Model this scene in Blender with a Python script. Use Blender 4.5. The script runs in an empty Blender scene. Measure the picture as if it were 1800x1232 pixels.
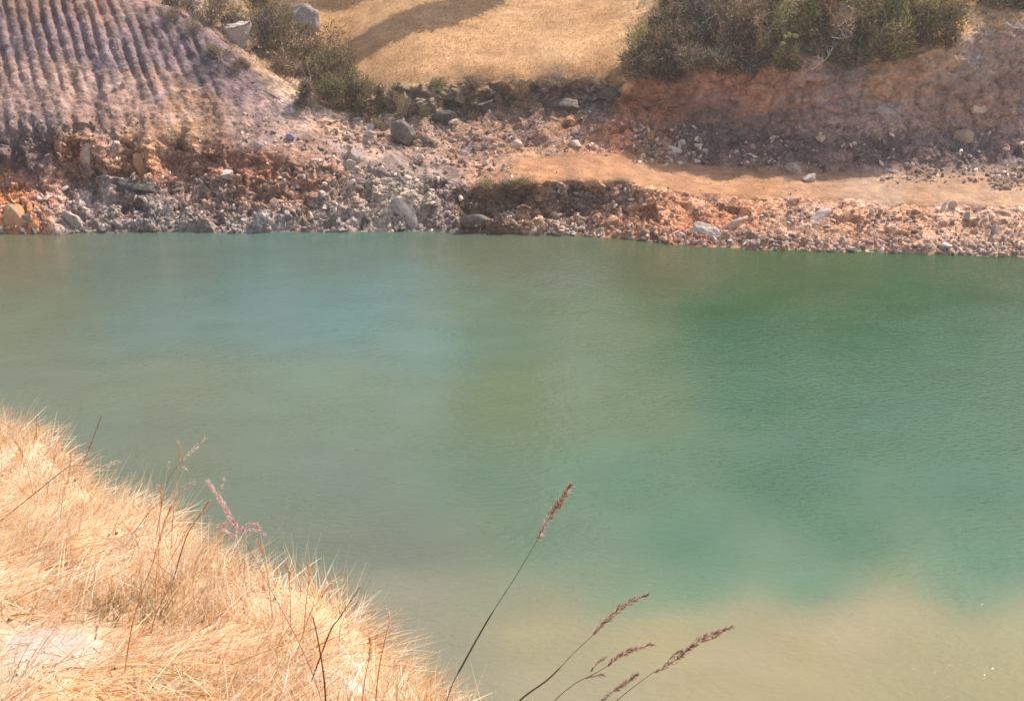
import bpy, math, random
import numpy as np
from mathutils import Vector, Matrix

rng = np.random.default_rng(7)
random.seed(7)
R = math.radians
scene = bpy.context.scene
COL = scene.collection

# ------------------------------------------------------------------ camera, light, exposure
H = 12.0              # eye height above the water
PITCH = R(20.0)       # looking down
FPX = 2228.0          # focal length for an 1800 px wide frame
cam_d = bpy.data.cameras.new("camera")
cam_d.sensor_width = 36.0
cam_d.lens = 36.0 * FPX / 1800.0
cam_d.clip_start = 0.05
cam_d.clip_end = 3000
cam = bpy.data.objects.new("camera", cam_d)
cam.location = (0, 0, H)
cam.rotation_euler = (R(90) - PITCH, 0, 0)
COL.objects.link(cam)
scene.camera = cam

SUN_EL, SUN_AZ = 53.0, 52.0        # azimuth: degrees to the right of straight ahead
sd = Vector((math.sin(R(SUN_AZ)) * math.cos(R(SUN_EL)), math.cos(R(SUN_AZ)) * math.cos(R(SUN_EL)), math.sin(R(SUN_EL))))
sun_d = bpy.data.lights.new("sun", 'SUN')
sun_d.energy = 3.2
sun_d.angle = R(0.5)
sun_d.color = (1.0, 0.93, 0.84)
sun = bpy.data.objects.new("sun", sun_d)
sun.rotation_euler = sd.to_track_quat('Z', 'Y').to_euler()
sun.location = (30, 30, 60)
COL.objects.link(sun)

world = bpy.data.worlds.new("World")
scene.world = world
world.use_nodes = True
wn = world.node_tree
bg = wn.nodes["Background"]
sky = wn.nodes.new("ShaderNodeTexSky")
sky.sky_type = 'NISHITA'
sky.sun_disc = False
sky.sun_elevation = R(SUN_EL)
sky.sun_rotation = R(SUN_AZ)
sky.dust_density = 2.5
sky.altitude = 500
warm = wn.nodes.new("ShaderNodeMix"); warm.data_type = 'RGBA'; warm.blend_type = 'MULTIPLY'
warm.inputs[0].default_value = 1.0
warm.inputs[7].default_value = (1.13, 1.0, 0.89, 1)      # white balance of the hazy daylight
wn.links.new(sky.outputs[0], warm.inputs[6])
wn.links.new(warm.outputs[2], bg.inputs[0])
bg.inputs[1].default_value = 0.15
scene.view_settings.view_transform = 'Standard'
scene.view_settings.look = 'None'
scene.view_settings.gamma = 1.0
scene.view_settings.exposure = 1.0
scene.cycles.max_bounces = 5
scene.cycles.transparent_max_bounces = 4

# ------------------------------------------------------------------ helpers
def slope_T(v):
    """tangent of the angle below the horizon at which image height v is seen"""
    return np.tan(PITCH - np.arctan((616.0 - np.asarray(v, float)) / FPX))

def P(u, v, D):
    """world point on the sight line through (u, v) at distance D ahead"""
    xc = (np.asarray(u, float) - 900.0) / FPX
    yc = (616.0 - np.asarray(v, float)) / FPX
    t = D / (math.cos(PITCH) + yc * math.sin(PITCH))
    return np.stack([xc * t, D + 0 * xc, H + t * (-math.sin(PITCH) + yc * math.cos(PITCH))], -1)

def project(p):
    p = np.asarray(p, float)
    dx, dy, dz = p[..., 0], p[..., 1], p[..., 2] - H
    fwd = dy * math.cos(PITCH) - dz * math.sin(PITCH)
    up = dy * math.sin(PITCH) + dz * math.cos(PITCH)
    return 900 + FPX * dx / fwd, 616 - FPX * up / fwd

def hsh(ix, iy, iz, k=0):
    with np.errstate(over='ignore'):
        n = (ix.astype(np.int64) * 374761393 + iy.astype(np.int64) * 668265263 + iz.astype(np.int64) * 2147483647 + k * 1274126177)
        n = (n ^ (n >> 13)) * 1274126177
        n = n ^ (n >> 16)
        n = (n * 2246822519) & 0xFFFFFFFF
        n = n ^ (n >> 15)
    return (n & 0xFFFFFF) / float(0xFFFFFF)

def vnoise(p, k=0):
    """value noise, -1..1; p is (..., 3)"""
    i = np.floor(p).astype(np.int64)
    f = p - i
    f = f * f * (3 - 2 * f)
    r = 0
    for a in (0, 1):
        for b in (0, 1):
            for c in (0, 1):
                w = (f[..., 0] if a else 1 - f[..., 0]) * (f[..., 1] if b else 1 - f[..., 1]) * (f[..., 2] if c else 1 - f[..., 2])
                r = r + w * hsh(i[..., 0] + a, i[..., 1] + b, i[..., 2] + c, k)
    return r * 2 - 1

def fbm(p, octv=4, k=0, gain=0.5):
    s, a, t = 0, 1.0, 0
    for o in range(octv):
        s = s + a * vnoise(p * (2.03 ** o) + 17.3 * o, k + o)
        t += a
        a *= gain
    return s / t

def blocks(p, k=0, tilt=0.9):
    """faceted voronoi height: every cell is a tilted plane; also returns the cell's random value"""
    i0 = np.floor(p).astype(np.int64)
    best = np.full(p.shape[:-1], 9e9)
    h = np.zeros(p.shape[:-1])
    cid = np.zeros(p.shape[:-1])
    for a in (-1, 0, 1):
        for b in (-1, 0, 1):
            for c in (-1, 0, 1):
                ix, iy, iz = i0[..., 0] + a, i0[..., 1] + b, i0[..., 2] + c
                ex = p[..., 0] - (ix + hsh(ix, iy, iz, k + 1))
                ey = p[..., 1] - (iy + hsh(ix, iy, iz, k + 2))
                ez = p[..., 2] - (iz + hsh(ix, iy, iz, k + 3))
                d = ex * ex + ey * ey + ez * ez
                r0 = hsh(ix, iy, iz, k + 4)
                hh = r0 + tilt * (ex * (hsh(ix, iy, iz, k + 5) - .5) + ey * (hsh(ix, iy, iz, k + 6) - .5) + ez * (hsh(ix, iy, iz, k + 7) - .5)) * 2
                m = d < best
                best = np.where(m, d, best)
                h = np.where(m, hh, h)
                cid = np.where(m, r0, cid)
    return h - 0.5, cid

def s2l(c):
    c = np.asarray(c, float) / 255.0
    return np.where(c <= 0.04045, c / 12.92, ((c + 0.055) / 1.055) ** 2.4)

def mesh_np(name, verts, faces, mat=None, cols=None, smooth=False, extra=None):
    """verts (n,3); faces (m,k) constant k"""
    me = bpy.data.meshes.new(name)
    verts = np.asarray(verts, np.float32)
    faces = np.asarray(faces, np.int32)
    k = faces.shape[1]
    me.vertices.add(len(verts))
    me.vertices.foreach_set("co", verts.ravel())
    me.loops.add(faces.size)
    me.loops.foreach_set("vertex_index", faces.ravel())
    me.polygons.add(len(faces))
    me.polygons.foreach_set("loop_start", np.arange(0, faces.size, k, dtype=np.int32))
    me.polygons.foreach_set("loop_total", np.full(len(faces), k, np.int32))
    if smooth:
        me.polygons.foreach_set("use_smooth", np.ones(len(faces), bool))
    if cols is not None:
        a = me.color_attributes.new("Col", 'FLOAT_COLOR', 'POINT')
        c4 = np.ones((len(verts), 4), np.float32)
        c4[:, :3] = cols
        a.data.foreach_set("color", c4.ravel())
    for nm, arr in (extra or {}).items():
        a = me.attributes.new(nm, 'FLOAT', 'POINT')
        a.data.foreach_set("value", np.asarray(arr, np.float32).ravel())
    me.update(calc_edges=True)
    me.validate()
    if mat:
        me.materials.append(mat)
    return me

def link(name, me, parent=None, loc=None):
    o = bpy.data.objects.new(name, me)
    COL.objects.link(o)
    if parent is not None:
        o.parent = parent
    if loc is not None:
        o.location = loc
    return o

def tag(o, label=None, cat=None, group=None, kind=None):
    if label: o["label"] = label
    if cat: o["category"] = cat
    if group: o["group"] = group
    if kind: o["kind"] = kind
    return o

class NT:
    def __init__(self, name):
        self.m = bpy.data.materials.new(name)
        self.m.use_nodes = True
        self.t = self.m.node_tree
        self.bsdf = self.t.nodes["Principled BSDF"]
    def n(self, typ, **kw):
        nd = self.t.nodes.new(typ)
        for k, v in kw.items():
            if k.startswith('i_'):
                key = k[2:]
                nd.inputs[int(key) if key.isdigit() else key.replace('_', ' ')].default_value = v
            else:
                setattr(nd, k, v)
        return nd
    def l(self, a, b):
        self.t.links.new(a, b)
    def noise(self, scale, detail=4, rough=0.6, vec=None):
        nd = self.n("ShaderNodeTexNoise", i_Scale=scale, i_Detail=detail, i_Roughness=rough)
        if vec is not None: self.l(vec, nd.inputs["Vector"])
        return nd
    def mix(self, a, b, fac, blend='MIX'):
        nd = self.n("ShaderNodeMix", data_type='RGBA', blend_type=blend)
        for s, val in ((6, a), (7, b), (0, fac)):
            if hasattr(val, 'links'): self.l(val, nd.inputs[s])
            elif isinstance(val, (tuple, list)): nd.inputs[s].default_value = (*val[:3], 1)
            else: nd.inputs[s].default_value = val
        return nd.outputs[2]
    def maprange(self, val, a, b, c, d):
        nd = self.n("ShaderNodeMapRange", i_1=a, i_2=b, i_3=c, i_4=d)
        self.l(val, nd.inputs[0])
        return nd.outputs[0]
    def math(self, op, a, b=None):
        nd = self.n("ShaderNodeMath", operation=op)
        for s, val in ((0, a), (1, b)):
            if val is None: continue
            if hasattr(val, 'links'): self.l(val, nd.inputs[s])
            else: nd.inputs[s].default_value = val
        return nd.outputs[0]

# ------------------------------------------------------------------ materials
def mat_terrain():
    t = NT("excavated_earth")
    geo = t.n("ShaderNodeNewGeometry").outputs["Position"]
    col = t.n("ShaderNodeVertexColor", layer_name="Col").outputs[0]
    peb = t.n("ShaderNodeAttribute", attribute_name="peb").outputs["Fac"]
    n1 = t.noise(1.3, 6, 0.7, geo)
    n2 = t.noise(9.0, 6, 0.75, geo)
    v1 = t.n("ShaderNodeTexVoronoi", i_Scale=9.0); t.l(geo, v1.inputs["Vector"])
    v2 = t.n("ShaderNodeTexVoronoi", i_Scale=22.0); t.l(geo, v2.inputs["Vector"])
    g1 = t.n("ShaderNodeSeparateColor"); t.l(v1.outputs["Color"], g1.inputs[0])
    g2 = t.n("ShaderNodeSeparateColor"); t.l(v2.outputs["Color"], g2.inputs[0])
    f1 = t.maprange(n1.outputs[0], 0.3, 0.7, 0.72, 1.28)
    f2 = t.maprange(n2.outputs[0], 0.3, 0.7, 0.78, 1.22)
    pr = t.maprange(g1.outputs[0], 0, 1, 0.55, 1.5)
    pr2 = t.maprange(g2.outputs[0], 0, 1, 0.7, 1.3)
    pm = t.math('MULTIPLY', pr, pr2)
    one = t.math('SUBTRACT', 1.0, peb)
    pmix = t.math('ADD', t.math('MULTIPLY', pm, peb), one)
    f = t.math('MULTIPLY', t.math('MULTIPLY', f1, f2), pmix)
    vs = t.n("ShaderNodeVectorMath", operation='SCALE'); t.l(col, vs.inputs[0]); t.l(f, vs.inputs[3])
    t.l(vs.outputs[0], t.bsdf.inputs["Base Color"])
    t.bsdf.inputs["Roughness"].default_value = 0.95
    t.bsdf.inputs["Specular IOR Level"].default_value = 0.15
    hsum = t.math('ADD', t.math('MULTIPLY', v1.outputs["Distance"], -0.8), t.math('MULTIPLY', v2.outputs["Distance"], -0.3))
    hp = t.math('MULTIPLY', hsum, peb)
    hh = t.math('ADD', hp, t.math('MULTIPLY', n2.outputs[0], 0.6))
    b = t.n("ShaderNodeBump", i_Strength=0.8, i_Distance=0.08)
    t.l(hh, b.inputs["Height"]); t.l(b.outputs[0], t.bsdf.inputs["Normal"])
    return t.m

def mat_stone(name, c1, c2, bump=0.5, scale=9.0):
    t = NT(name)
    co = t.n("ShaderNodeTexCoord").outputs["Object"]
    oi = t.n("ShaderNodeObjectInfo")
    geo = t.n("ShaderNodeNewGeometry").outputs["Position"]
    n1 = t.noise(scale * .35, 5, 0.7, geo)
    n2 = t.noise(scale, 6, 0.75, geo)
    fac = t.maprange(n1.outputs[0], 0.35, 0.65, 0, 1)
    c = t.mix(c1, c2, fac)
    r = t.maprange(oi.outputs["Random"], 0, 1, 0.75, 1.3)
    f2 = t.maprange(n2.outputs[0], 0.3, 0.7, 0.7, 1.25)
    vs = t.n("ShaderNodeVectorMath", operation='SCALE'); t.l(c, vs.inputs[0]); t.l(t.math('MULTIPLY', r, f2), vs.inputs[3])
    t.l(vs.outputs[0], t.bsdf.inputs["Base Color"])
    t.bsdf.inputs["Roughness"].default_value = 0.9
    b = t.n("ShaderNodeBump", i_Strength=bump, i_Distance=0.12)
    t.l(n2.outputs[0], b.inputs["Height"]); t.l(b.outputs[0], t.bsdf.inputs["Normal"])
    return t.m

def mat_vcol(name, rough=0.9, transl=0.0, noise=0.0, nscale=6.0, spec=0.2):
    t = NT(name)
    col = t.n("ShaderNodeVertexColor", layer_name="Col").outputs[0]
    if noise:
        geo = t.n("ShaderNodeNewGeometry").outputs["Position"]
        nn = t.noise(nscale, 5, 0.7, geo)
        f = t.maprange(nn.outputs[0], 0.3, 0.7, 1 - noise, 1 + noise)
        vs = t.n("ShaderNodeVectorMath", operation='SCALE'); t.l(col, vs.inputs[0]); t.l(f, vs.inputs[3])
        col = vs.outputs[0]
        b = t.n("ShaderNodeBump", i_Strength=0.5, i_Distance=0.02)
        t.l(nn.outputs[0], b.inputs["Height"]); t.l(b.outputs[0], t.bsdf.inputs["Normal"])
    t.l(col, t.bsdf.inputs["Base Color"])
    t.bsdf.inputs["Roughness"].default_value = rough
    t.bsdf.inputs["Specular IOR Level"].default_value = spec
    if transl:
        tr = t.n("ShaderNodeBsdfTranslucent"); t.l(col, tr.inputs[0])
        mx = t.n("ShaderNodeMixShader", i_0=transl)
        out = t.t.nodes["Material Output"]
        t.l(t.bsdf.outputs[0], mx.inputs[1]); t.l(tr.outputs[0], mx.inputs[2]); t.l(mx.outputs[0], out.inputs[0])
    return t.m

def mat_water():
    t = NT("turbid_water")
    geo = t.n("ShaderNodeNewGeometry").outputs["Position"]
    col = t.n("ShaderNodeVertexColor", layer_name="Col").outputs[0]
    t.l(col, t.bsdf.inputs["Base Color"])
    t.bsdf.inputs["Roughness"].default_value = 0.17
    t.bsdf.inputs["IOR"].default_value = 1.333
    mp = t.n("ShaderNodeMapping"); mp.inputs["Scale"].default_value = (1.0, 1.7, 1.0); mp.inputs["Rotation"].default_value = (0, 0, R(-14))
    t.l(geo, mp.inputs[0])
    n1 = t.noise(5.2, 2.2, 0.5, mp.outputs[0]); n1.inputs["Distortion"].default_value = 0.4
    n2 = t.noise(13, 1, 0.5, mp.outputs[0])
    n3 = t.noise(0.35, 3, 0.5, geo)
    mask = t.maprange(n3.outputs[0], 0.35, 0.65, 0.45, 1.25)
    h = t.math('MULTIPLY', t.math('ADD', n1.outputs[0], t.math('MULTIPLY', n2.outputs[0], 0.1)), mask)
    b = t.n("ShaderNodeBump", i_Strength=1.0, i_Distance=0.019)
    t.l(h, b.inputs["Height"]); t.l(b.outputs[0], t.bsdf.inputs["Normal"])
    return t.m

M_TERR = mat_terrain()
M_WATER = mat_water()
M_GREY = mat_stone("grey_stone", (.36, .28, .24), (.50, .41, .35))
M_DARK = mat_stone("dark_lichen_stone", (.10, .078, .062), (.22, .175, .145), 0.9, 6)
M_PALE = mat_stone("pale_stone", (.58, .47, .40), (.44, .33, .26), 0.7)
M_TAN = mat_stone("tan_stone", (.42, .28, .19), (.52, .37, .27), 0.5)
M_BLUE = mat_stone("bluish_stone", (.26, .26, .33), (.36, .35, .42), 0.4)
M_ORANGE = mat_stone("orange_stone", (.50, .24, .10), (.42, .26, .16), 0.5)
M_RUB = mat_vcol("rubble", 0.92, 0, 0.25, 14)
M_LEAF = mat_vcol("foliage", 0.75, 0.22)
M_STRAW = mat_vcol("dry_grass", 0.7, 0.42)
M_WOOD = mat_vcol("weathered_wood", 0.9, 0, 0.25, 20)
M_NEAR = mat_vcol("sandy_soil", 0.95, 0, 0.22, 30)

# ------------------------------------------------------------------ far bank: breaklines traced as real slopes
UX = np.array([-1500, -500, 0, 150, 300, 450, 600, 700, 800, 900, 1000, 1090, 1150, 1250, 1400, 1550, 1700, 1800, 2300, 3300], float)
L = np.array([
 [420, 418, 414, 411, 410, 409, 408, 408, 408, 409, 415, 421, 428, 434, 441, 446, 449, 450, 455, 458],
 [345, 345, 338, 320, 325, 334, 338, 332, 345, 368, 372, 374, 388, 378, 380, 385, 382, 380, 380, 380],
 [240, 240, 235, 232, 252, 272, 300, 310, 324, 322, 320, 320, 332, 342, 349, 357, 362, 362, 362, 362],
 [120, 120, 120, 120, 140, 180, 240, 262, 270, 276, 272, 268, 275, 292, 306, 300, 298, 292, 290, 290],
 [-70, -60, -45, -28, 18, 118, 214, 200, 190, 188, 186, 184, 205, 228, 240, 240, 232, 225, 220, 220],
 [-85, -78, -62, -42, 2, 100, 196, 152, 146, 142, 141, 140, 122, 112, 104, 98, 66, 36, 10, 10],
 [-130, -130, -120, -120, -110, -90, -80, -80, -80, -80, -80, -80, -80, -70, -60, -60, -60, -60, -70, -70],
 [-420] * 20,
 [-700] * 20], float)
A = np.array([
 [28, 28, 28, 28, 28, 28, 30, 34, 28, 22, 20, 20, 20, 20, 20, 20, 20, 20, 20, 20],
 [62, 62, 62, 62, 58, 48, 38, 34, 48, 74, 74, 66, 40, 24, 20, 20, 20, 20, 20, 20],
 [40, 40, 40, 40, 40, 36, 22, 18, 14, 8, 6, 5, 4, 4, 4, 5, 6, 6, 6, 6],
 [44, 44, 44, 44, 42, 36, 22, 20, 20, 20, 20, 22, 30, 36, 38, 38, 38, 38, 38, 38],
 [0, 0, 0, 0, -2, -4, 12, 55, 72, 74, 74, 74, 76, 79, 79, 78, 75, 72, 72, 72],
 [14, 14, 14, 14, 13, 12, 12, 12, 12, 12, 12, 12, 16, 18, 20, 20, 20, 20, 20, 20],
 [22, 22, 22, 22, 20, 18, 18, 18, 18, 18, 18, 18, 22, 24, 24, 24, 24, 24, 24, 24],
 [22] * 20], float)
ROWS = [46, 40, 56, 64, 76, 84, 24, 14]
us = np.concatenate([np.arange(-1500, -80, 30), np.arange(-80, 1880, 2.8), np.arange(1880, 3300, 30)])
ncol = len(us)
wob = np.stack([us * 0.012, us * 0, us * 0], -1)
wob2 = wob * 4.5
def smooth_u(a, sig=30.0):
    ug = np.arange(-1500, 3301, 5.0)
    kk_ = np.exp(-0.5 * (np.arange(-24, 25) * 5.0 / sig) ** 2); kk_ /= kk_.sum()
    g = np.interp(ug, us, a)
    return np.interp(us, ug, np.convolve(np.pad(g, 24, mode='edge'), kk_, 'valid'))
Lu = []
for k in range(9):
    base = smooth_u(np.interp(us, UX, L[k]))
    amp = [2.2, 7, 6, 6, 5, 4, 0, 0, 0][k]
    Lu.append(base + amp * (vnoise(wob + 31 * k) * (1 if k < 2 else 1 - 0.6 * np.clip((us - 820) / 100, 0, 1)) + (0.6 if k < 2 else 0.3 * np.clip((900 - us) / 100, 0, 1)) * vnoise(wob2 + 13 * k) + (1.0 * np.clip((520 - us) / 80, 0, 1) * vnoise(wob2 * 1.7 + 7) if k in (4, 5) else 0)))
Lu = np.array(Lu)
for k in range(1, 9):
    Lu[k] = np.minimum(Lu[k], Lu[k - 1] - 3)
Au = np.array([smooth_u(np.interp(us, UX, A[k]), 40) for k in range(8)])
# water depth distance of the shore
Ts = slope_T(Lu[0])
Dsh = H / Ts
rows_v, rows_D, rows_b = [Lu[0]], [Dsh], [np.zeros(ncol)]
lnD = np.log(Dsh)
Tprev = Ts
for k in range(8):
    nr = ROWS[k]
    delta = smooth_u(lnD, {2: 50.0, 3: 40.0, 4: 40.0, 5: 90.0}[k]) - lnD if k in (2, 3, 4, 5) else 0.0
    if k == 2: delta = delta * np.clip((us - 820) / 100, 0, 1)
    for i in range(1, nr + 1):
        f = i / nr
        if k in (2, 3, 4, 5) and f <= 0.3001: lnD = lnD + delta / (0.3 * nr)
        v = Lu[k] + (Lu[k + 1] - Lu[k]) * f
        T = slope_T(v)
        # blend slopes a little across band edges
        kk = k + f
        a = Au[k].copy()
        if f > 0.8 and k < 7: a = a + (Au[k + 1] - a) * (f - 0.8) * 2.5
        if f < 0.2 and k > 0: a = a + (Au[k - 1] - a) * (0.2 - f) * 2.5
        den = np.maximum(np.tan(np.radians(a)) + 0.5 * (T + Tprev), 0.045)
        lnD = lnD - (T - Tprev) / den
        Tprev = T
        rows_v.append(v); rows_D.append(np.exp(lnD)); rows_b.append(np.full(ncol, kk))
V = np.array(rows_v); DD = np.array(rows_D); BB = np.array(rows_b)
UU = np.broadcast_to(us, V.shape).copy()
print('D range', DD.min(), DD.max(), 'at L', [(int(u), [round(float(np.interp(u, us, DD[sum(ROWS[:k])])), 1) for k in range(9)]) for u in (0, 300, 600, 900, 1090, 1250, 1600)])
base_pos = P(UU, V, DD)

def gmask(u0, v0, su, sv):
    return np.exp(-((UU - u0) / su) ** 2 - ((V - v0) / sv) ** 2)

# normals of the undisplaced surface
def grid_normals(g):
    du = np.gradient(g, axis=1); dv = np.gradient(g, axis=0)
    n = np.cross(du, dv)
    n /= np.linalg.norm(n, axis=-1, keepdims=True) + 1e-9
    n[n[..., 2] < 0] *= 1
    return n
N0 = grid_normals(base_pos)

right = np.clip((UU - 820) / 200, 0, 1)
left = np.clip((620 - UU) / 200, 0, 1)
def band(a, b, soft=0.15):
    return np.clip((BB - a) / soft + .5, 0, 1) * np.clip((b - BB) / soft + .5, 0, 1)
road = band(2.0, 3.0) * np.clip((UU - 850) / 120, 0, 1)
meadow = band(5.0, 9, 0.05) * np.clip((UU - 520) / 60, 0, 1) * np.clip((1130 - UU) / 60, 0, 1)
meadow = np.maximum(meadow, band(5.7, 9, 0.3))
lefttop = band(4.0, 9, 0.1) * np.clip((640 - UU) / 60, 0, 1)
toothz = left * band(1.9, 4.0)
amp_big = 0.26 * (1 - 0.95 * road) * (1 - 0.75 * meadow) * (1 - 0.6 * lefttop)
amp_big *= (1 - 0.6 * toothz)
amp_blk = (0.04 + 0.16 * band(0, 2.05) * (1 - 0.72 * np.clip((UU - 1100) / 100, 0, 1)) + (0.20 - 0.15 * np.clip((UU - 1090) / 60, 0, 1)) * band(4.0, 5.0) * np.clip((UU - 620) / 60, 0, 1)
           + 0.06 * band(3, 4) * (1 - left)) * (1 - 0.8 * toothz) * (1 - 0.85 * road) * (1 - 0.9 * meadow)
shore_f = np.clip(BB / 0.12, 0, 1)
Bg = base_pos * np.array([1, 1, 1.2])
disp = amp_big * fbm(base_pos * 0.55, 4, 3)
bh1, bid1 = blocks(Bg * 0.9, 11)
bh2, bid2 = blocks(Bg * 2.3, 23)
bh3, bid3 = blocks(Bg * 5.0, 37)
disp += amp_blk * (1.5 * bh1 + 0.9 * bh2 + 0.5 * bh3)
disp += (0.035 * (1 - 0.5 * meadow)) * fbm(base_pos * 4.5, 3, 61)
# bucket tooth grooves running down the left slope
lean = 0.20 + 0.26 * np.clip(UU / 400, 0, 1.2)
ph = (UU - lean * (V - 20) + 4.5 * fbm(base_pos * np.array([.9, .9, .35]), 3, 71)) / 20.5
fr = ph - np.floor(ph)
prof = 1 - np.clip(1 - np.abs(fr - 0.5) / 0.28, 0, 1) ** 0.7            # rounded ribs, narrow furrows
gfade = np.clip((205 - V + 25 * vnoise(base_pos * 0.7, 5)) / 110, 0.0, 1) * np.clip((430 - UU) / 120, 0, 1)
gfade = np.maximum(gfade, 0.25 * np.clip((250 - V) / 30, 0, 1) * np.clip((480 - UU) / 120, 0, 1))
rib2 = left * np.clip((105 - UU) / 25, 0, 1) * np.clip((V - 212) / 12, 0, 1) * np.clip((300 - V) / 15, 0, 1)
disp += (toothz * gfade * 0.21 + rib2 * 0.4) * (prof - 0.6) * (0.75 + 0.7 * vnoise(base_pos * 1.3, 9)) * np.clip(1.1 + 1.1 * vnoise(base_pos * np.array([.9, .9, .7]), 19), 0.35, 1)
disp += toothz * 0.10 * fbm(base_pos * np.array([2.6, 2.0, 1.6]), 4, 91, 0.65)
# hollows under the left ledge and the lip beside the road
for (hu, hv, su, sv, d) in [(225, 285, 22, 22, .5), (300, 285, 22, 26, .55), (400, 285, 38, 22, .6), (130, 285, 20, 26, .45), (470, 300, 30, 20, .35),
                            (80, 260, 18, 26, .3), (610, 275, 16, 12, .4), (900, 345, 60, 16, .45), (830, 375, 30, 14, .6), (1040, 338, 40, 10, .3),
                            (925, 248, 35, 10, .4), (715, 235, 22, 12, .3), (1215, 385, 20, 20, .25)]:
    disp -= d * gmask(hu, hv, su, sv)
for (hu, hv, su, sv, d) in [(260, 265, 14, 34, .35), (160, 285, 14, 34, .3), (60, 370, 60, 30, .3), (715, 345, 45, 40, .3), (240, 325, 30, 15, .25), (780, 360, 30, 30, .25)]:
    disp += d * gmask(hu, hv, su, sv)
cb, cid_ = blocks(base_pos * np.array([1.5, 0.8, 0.55]), 53)
disp += left * band(0.85, 2.1, 0.3) * 0.34 * cb
st = (base_pos[..., 2] * 1.0 - base_pos[..., 0] * 0.22) * 1.5 + 1.1 * fbm(base_pos * 0.5, 3, 83)
disp += right * band(4.05, 5.0) * 0.13 * (1 - 2 * np.abs(st - np.floor(st) - 0.5)) ** 0.7
disp += right * band(4.05, 5.0) * 0.08 * fbm(base_pos @ np.array([[1.0, 0, .25], [0, 1, 0], [-.9, 0, 2.6]]), 4, 77)
crk = np.abs(fbm(base_pos * np.array([1.3, 1.3, 1.0]), 3, 401))
disp -= right * band(4.0, 5.0) * 0.16 * np.clip(1 - crk / 0.07, 0, 1)
disp += right * band(4.05, 5.0) * 0.03 * bh2 + toothz * 0.035 * fbm(base_pos * 6.5, 3, 431, .7) + 0.02 * toothz * bh3
disp += road * 0.035 * fbm(base_pos * 2.2, 4, 441, .7)
disp *= shore_f
FPOS = base_pos + N0 * disp[..., None]
# skirt that dips under the water
skirt = FPOS[0].copy(); skirt[:, 1] -= 6; skirt[:, 2] = -2.0
full = np.concatenate([skirt[None], FPOS], 0)

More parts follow.
